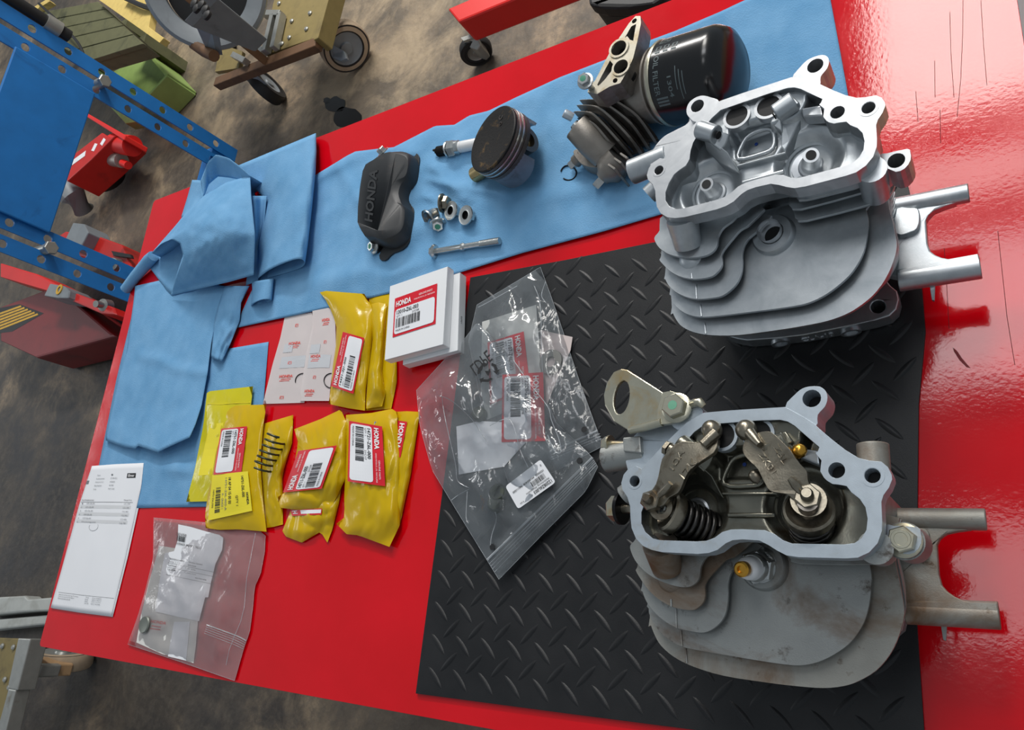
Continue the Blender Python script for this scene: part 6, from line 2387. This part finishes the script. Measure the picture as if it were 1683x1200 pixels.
tc = [at(131, 99, zt_), at(234, 166, zt_), at(274, 123, zt_), at(238, 82, zt_), at(205, 60, zt_)]
g = G().prism([Vector((p.x, p.y, FLOOR + .012)) for p in tc], .010)
obj('tray_floor', g, M['green'], gt)
for i, nm in ((0, 'front_wall'), (1, 'end_wall'), (2, 'back_wall'), (3, 'back_wall')):
    p, q = tc[i], tc[i + 1]
    n_ = Vector((-(q - p).y, (q - p).x, 0)).normalized() * .008
    obj(nm, G().prism([p - n_, q - n_, q + n_, p + n_], zt_ - FLOOR - .002), M['green'], gt, bev=.003)
g = G().prism([at(178, 172, FLOOR + .10), at(216, 192, FLOOR + .10), at(224, 200, FLOOR + .10), at(206, 203, FLOOR + .10)], .05)
obj('corner_block', g, M['green'], gt, bev=.003)

# ---- wooden crate with a board lid
cr = thing('wooden_crate', 'weathered green plank crate with a yellow chipboard lid, far corner', 'crate', tuple(ground(170, 60)))
zc_ = FLOOR + .34
sidep = [at(30, 32, FLOOR + .28), at(160, 100, FLOOR + .08), at(232, 62, FLOOR + .10), at(150, -6, FLOOR + .32)]
ctop = [at(84, 0, zc_), at(148, -6, zc_), at(262, 68, zc_), at(240, 78, zc_), at(150, 100, zc_), at(140, 98, zc_), at(32, 32, zc_)]
A_, B_, C_, D_ = at(22, 28, zc_ - .01), at(142, 102, zc_ - .01), at(236, 72, zc_ - .01), at(160, 2, zc_ - .01)
for k in range(5):
    a, b = A_.lerp(B_, k / 5 + .006), A_.lerp(B_, (k + 1) / 5 - .006)
    d, c = D_.lerp(C_, k / 5 + .006), D_.lerp(C_, (k + 1) / 5 - .006)
    obj('plank', G().prism([a, b, c, d], .022), M['boards'], cr, bev=.003)
g = G().prism([p.lerp((A_ + B_ + C_ + D_) / 4, .04) - Vector((0, 0, .022)) for p in (A_, B_, C_, D_)], zc_ - .034 - FLOOR - .245)
obj('crate_body', g, M['boards'], cr)
for p in (A_, D_, C_.lerp(D_, .55), B_.lerp(A_, .55)):
    q = p.lerp((A_ + B_ + C_ + D_) / 4, .1)
    obj('crate_leg', G().box((q.x, q.y, FLOOR + .10), (.05, .05, .2)), M['boards'], cr)
E_l, F_l = at(166, 0, zc_ + .01), at(268, 62, zc_ + .01)
lid = [at(160, -2, zc_ + .02), at(262, 70, zc_ + .02), at(269, 62, zc_ + .02), at(244, 44, zc_ + .02), at(250, 10, zc_ + .02), at(236, -12, zc_ + .02)]
obj('board_lid', G().prism(lid, .028), M['yellowboard'], cr, bev=.002)
obj('edge_batten', G().prism([at(30, 27, zc_ + .012), at(34, 31, zc_ + .012), at(82, 2, zc_ + .012), at(78, -2, zc_ + .012)], .03), M['yellowboard'], cr)
tag(obj('black_cable', G().tube(smoothline([at(64, 6, zc_ + .02), at(95, 35, zc_ + .02), at(128, 70, zc_ + .02), at(140, 98, zc_ + .015)], 4, False), .006, 8), M['black'], None, smooth=60, loc=at(95, 35, zc_)),
    'thin black cable hanging over the wooden crate', 'cable')
tag(obj('black_cable', G().tube(smoothline([at(204, -4, zc_ + .04), at(230, 8, zc_ + .04), at(248, 14, zc_ + .03), at(256, 17, zc_ + .03)], 4, False), .010, 8), M['black'], None, smooth=60, loc=at(230, 8, zc_)),
    'thicker black cable running from the crate lid towards the cart', 'cable')

# ---- plywood cart on castors, with a grey steel wheel on it
ct = thing('wooden_cart', 'olive plywood cart on castors carrying a large grey steel wheel ring', 'cart', tuple(ground(480, 90)))
zd = FLOOR + .22
dk = [at(352, 128, zd), at(520, 62, zd), at(540, -30, zd), at(330, -40, zd)]
sidepts = [at(444, 40, zd), at(454, 72, zd), at(516, 64, zd), at(535, -20, zd), at(470, -25, zd), at(450, 10, zd)]
obj('deck_board', G().prism([at(448, 8, zd), at(436, 90, zd), at(519, 62, zd), at(540, -30, zd), at(460, -30, zd)], .02), M['ply'], ct, bev=.002)
a, b = at(354, 127, zd + .004), at(521, 60, zd + .004)
n_ = Vector(((b - a).y, -(b - a).x, 0)).normalized()
obj('front_beam', G().prism([a, b, b + n_ * .035, a + n_ * .035], .032), M['plydark'], ct, bev=.003)
obj('end_board', G().prism([at(515, 66, zd + .012), at(523, 62, zd + .012), at(548, -30, zd + .012), at(540, -30, zd + .012)], .06), M['ply'], ct, bev=.003)
obj('corner_board', G().prism([at(353, 118, zd - .004), at(362, 72, zd - .004), at(398, 84, zd - .004), at(392, 112, zd - .004)], .016), M['ply'], ct, bev=.002)
a, b = at(300, -12, FLOOR + .56), at(428, 94, zd + .03)
n_ = Vector(((b - a).y, -(b - a).x, 0)).normalized() * .014
obj('rail', G().prism([a - n_, b - n_, b + n_, a + n_], .03), M['plydark'], ct, bev=.002)
for (x0_, y0_), (x1_, y1_) in (((432, 82), (446, 22)), ((446, 76), (458, 20)), ((350, 28), (430, 82)), ((430, 20), (458, 20)), ((380, 88), (400, 98))):
    a, b = at(x0_, y0_, zd + .03), at(x1_, y1_, zd + .03)
    n_ = Vector(((b - a).y, -(b - a).x, 0)).normalized() * .010
    obj('angle_iron', G().prism([a - n_, b - n_, b + n_, a + n_], .026), M['galv'], ct, bev=.002)
for x, y_ in ((510, 22), (480, 35), (476, 62), (504, 48), (464, 72), (459, 6)):
    obj('screw_head', G().lathe(at(x, y_, zd + .001), (0, 0, 1), [(.008, 0), (.008, .003), (.005, .006)], 14), M['galv'], ct, smooth=40)
fwd = at(575, 100, FLOOR + .08)
c1 = at(566, 76, FLOOR + .085)
vx = Vector((.80, -.55, 0))
wheel(ct, c1, Vector((.60, -.72, .0)), .085, .05, .056, tread='tread')
obj('castor_fork', G().prism([at(508, 72, FLOOR + .17), at(526, 62, FLOOR + .17), at(566, 84, FLOOR + .10), at(570, 96, FLOOR + .09), at(560, 100, FLOOR + .09), at(540, 92, FLOOR + .11)], .012), M['graypaint'], ct, bev=.002)
obj('castor_plate', G().box(at(518, 66, FLOOR + .19), (.10, .10, .012)), M['graypaint'], ct)
c2_ = at(438, 142, FLOOR + .075)
wheel(ct, c2_, Vector((.62, .42, .0)), .075, .045, .045)
obj('castor_fork', G().prism([at(392, 122, FLOOR + .17), at(412, 116, FLOOR + .17), at(436, 136, FLOOR + .12), at(428, 150, FLOOR + .10)], .012), M['graypaint'], ct, bev=.002)
for c in (at(360, 60, FLOOR + .07), at(470, -20, FLOOR + .07)):
    wheel(ct, Vector((c.x, c.y, FLOOR + .07)), Vector((.6, .5, 0)), .07, .045, .042)

rw = ct
wc = at(338, -22, FLOOR + .47)
tl = Vector((.62, -.58, .50)).normalized()
obj('wheel_ring', G().lathe(wc, tl, [(.128, -.02), (.172, -.025), (.186, -.012), (.186, .024), (.175, .032), (.140, .024), (.128, .016), (.128, -.02)], 64, False), M['graypaint'], rw, smooth=35)
obj('dark_core', G().lathe(wc - tl * .035, tl, [(.0005, -.03), (.13, -.03), (.13, -.015), (.0005, -.012)], 48), M['black'], rw, smooth=40)
a, b = at(322, 10, FLOOR + .56), at(418, 66, FLOOR + .34)
n_ = Vector(((b - a).y, -(b - a).x, 0)).normalized()
obj('swing_arm', G().prism([a - n_ * .06, b - n_ * .03, b + n_ * .03, a + n_ * .06], .03), M['graypaint'], rw, bev=.006)
obj('support_leg', G().prism([at(312, 24, FLOOR + .52), at(348, 48, FLOOR + .46), at(354, 82, FLOOR + .40), at(338, 82, FLOOR + .40)], .03), M['graypaint'], rw, bev=.005)
for x, y_ in ((322, 8), (334, 10), (340, 18), (326, 16), (343, 27)):
    obj('hub_bolt', G().lathe(at(x, y_, FLOOR + .575), (0, 0, 1), [(.014, 0), (.014, .008), (.009, .012)], 12), M['tyre'], rw, smooth=40)
obj('pivot_bar', G().tube([at(318, 72, FLOOR + .42), at(335, 84, FLOOR + .40), at(352, 92, FLOOR + .40)], .018, 12), M['plydark'], rw, smooth=60)

# ---- red hoist leg with a castor
hl_ = thing('engine_hoist', 'red square tube hoist leg on a black castor beyond the bench', 'hoist', tuple(ground(786, 80)))
zb = FLOOR + .20
a, b = at(748, 46, zb), at(900, -16, zb)
d = (b - a).normalized()
n_ = Vector((d.y, -d.x, 0))
if n_.y > 0:
    n_ = -n_
a0 = at(733, 16, zb)
wid = (a - a0).dot(n_)
q0 = at(735, 14, zb)
q1 = at(753, 36, zb)
lv = d * 1.1
obj('square_tube', G().prism([q0, q1, q1 + lv, q0 + lv], .085), M['brightred'], hl_, bev=.006)
cc = at(783, 84, FLOOR + .045)
wheel(hl_, Vector((cc.x, cc.y, FLOOR + .048)), Vector((.25, -.9, 0)), .048, .03, .026, face='galv')
obj('castor_fork', G().prism([at(765, 66, FLOOR + .10), at(782, 58, FLOOR + .10), at(790, 74, FLOOR + .075), at(784, 82, FLOOR + .07), at(772, 78, FLOOR + .08)], .05), M['galv'], hl_, bev=.003)
obj('castor_plate', G().prism([at(757, 62, FLOOR + .112), at(784, 53, FLOOR + .112), at(788, 58, FLOOR + .112), at(762, 67, FLOOR + .112)], .008), M['galv'], hl_)

# ---- black bin at the top edge
bn = thing('black_bin', 'black plastic container at the upper edge behind the bench', 'bin', tuple(ground(1010, 30)))
zr = FLOOR + .42
rimq = [at(966, -4, zr), at(975, 9, zr), at(1010, 12, zr), at(1052, 9, zr), at(1090, -4, zr), at(1080, -60, zr), at(985, -60, zr)]
obj('bin_rim', G().prism(smoothline(rimq, 2), .03), M['black'], bn, bev=.006)
cc = sum(rimq, Vector()) / len(rimq)
top_ = [cc + (p - cc) * .93 - Vector((0, 0, .03)) for p in smoothline(rimq, 2)]
obj('bin_body', G().prism(top_, [Vector((cc.x + (p.x - cc.x) * .86, cc.y + (p.y - cc.y) * .86, FLOOR + .002)) for p in top_]), M['black'], bn, smooth=40)

# ---- lower left: second plywood cart, light rails
for pts, h_, lb in (([(-30, 983), (40, 979), (46, 985), (110, 980), (110, 1003), (40, 1006), (-30, 1013)], .06, 'wider light grey steel rail with a stepped edge, on the floor beyond the invoices'),
                    ([(-30, 1020), (110, 1008), (110, 1024), (60, 1028), (-30, 1038)], .045, 'narrower light grey steel rail, on the floor next to the castor cart corner')):
    P_ = [at(x, y_, FLOOR + h_) for x, y_ in pts]
    tag(obj('steel_rail', G().prism(P_, h_ - .002), M['lightgray'], None, bev=.006, loc=Vector((P_[0].x, P_[0].y, FLOOR + .002))), lb, 'rail', 'light grey rails on the floor')
c2t = thing('wooden_cart', 'plywood cart corner with galvanised edge strip and one tan castor, beside the grey rails', 'cart', tuple(ground(60, 1110)))
zk = FLOOR + .26
obj('deck_board', G().prism([at(x, y_, zk) for x, y_ in ((-60, 1046), (40, 1050), (8, 1200), (-10, 1290), (-90, 1290))], .02), M['ply'], c2t, bev=.003)
obj('edge_strip', G().prism([at(x, y_, zk + .006) for x, y_ in ((30, 1049), (50, 1050), (28, 1135), (12, 1132))], .05), M['galv'], c2t, bev=.003)
obj('edge_strip', G().prism([at(x, y_, zk + .006) for x, y_ in ((14, 1132), (26, 1134), (6, 1215), (-8, 1212))], .04), M['galv'], c2t, bev=.003)
for x, y_ in ((5, 1062), (23, 1064), (9, 1117), (16, 1130)):
    obj('screw_head', G().lathe(at(x, y_, zk + .001), (0, 0, 1), [(.008, 0), (.008, .003), (.005, .006)], 14), M['galv'], c2t, smooth=40)
wc_ = at(94, 1082, FLOOR + .105)
wheel(c2t, Vector((wc_.x, wc_.y, FLOOR + .090)), Vector((.10, .9, .12)), .088, .05, .060, tread='tread', face='galv')
obj('castor_block', G().prism([at(x, y_, FLOOR + .20) for x, y_ in ((44, 1082), (56, 1080), (66, 1092), (60, 1112), (44, 1108))], .10), M['timber'], c2t, bev=.004)
obj('castor_bracket', G().prism([at(x, y_, FLOOR + .205) for x, y_ in ((52, 1098), (62, 1090), (68, 1094), (62, 1112), (52, 1114))], .06), M['galv'], c2t, bev=.003)
for c in (at(0, 1250, FLOOR + .07),):
    wheel(c2t, Vector((c.x, c.y, FLOOR + .09)), Vector((.1, .9, .1)), .088, .05, .06)
# floor under the far left: pale wall end of the hall and a white cabinet past the bench end
wc2 = thing('white_cabinet', 'white cabinet corner just past the end of the bench', 'cabinet', (.20, .55, FLOOR))
obj('body', G().prism(rrect(.062, .42, .30, .95, .01, -.03), -.03 - FLOOR), M['white'], wc2, bev=.004)
obj('worktop', G().prism(rrect(.058, .43, .29, .96, .01, -.012), .018), M['timber'], wc2, bev=.003)
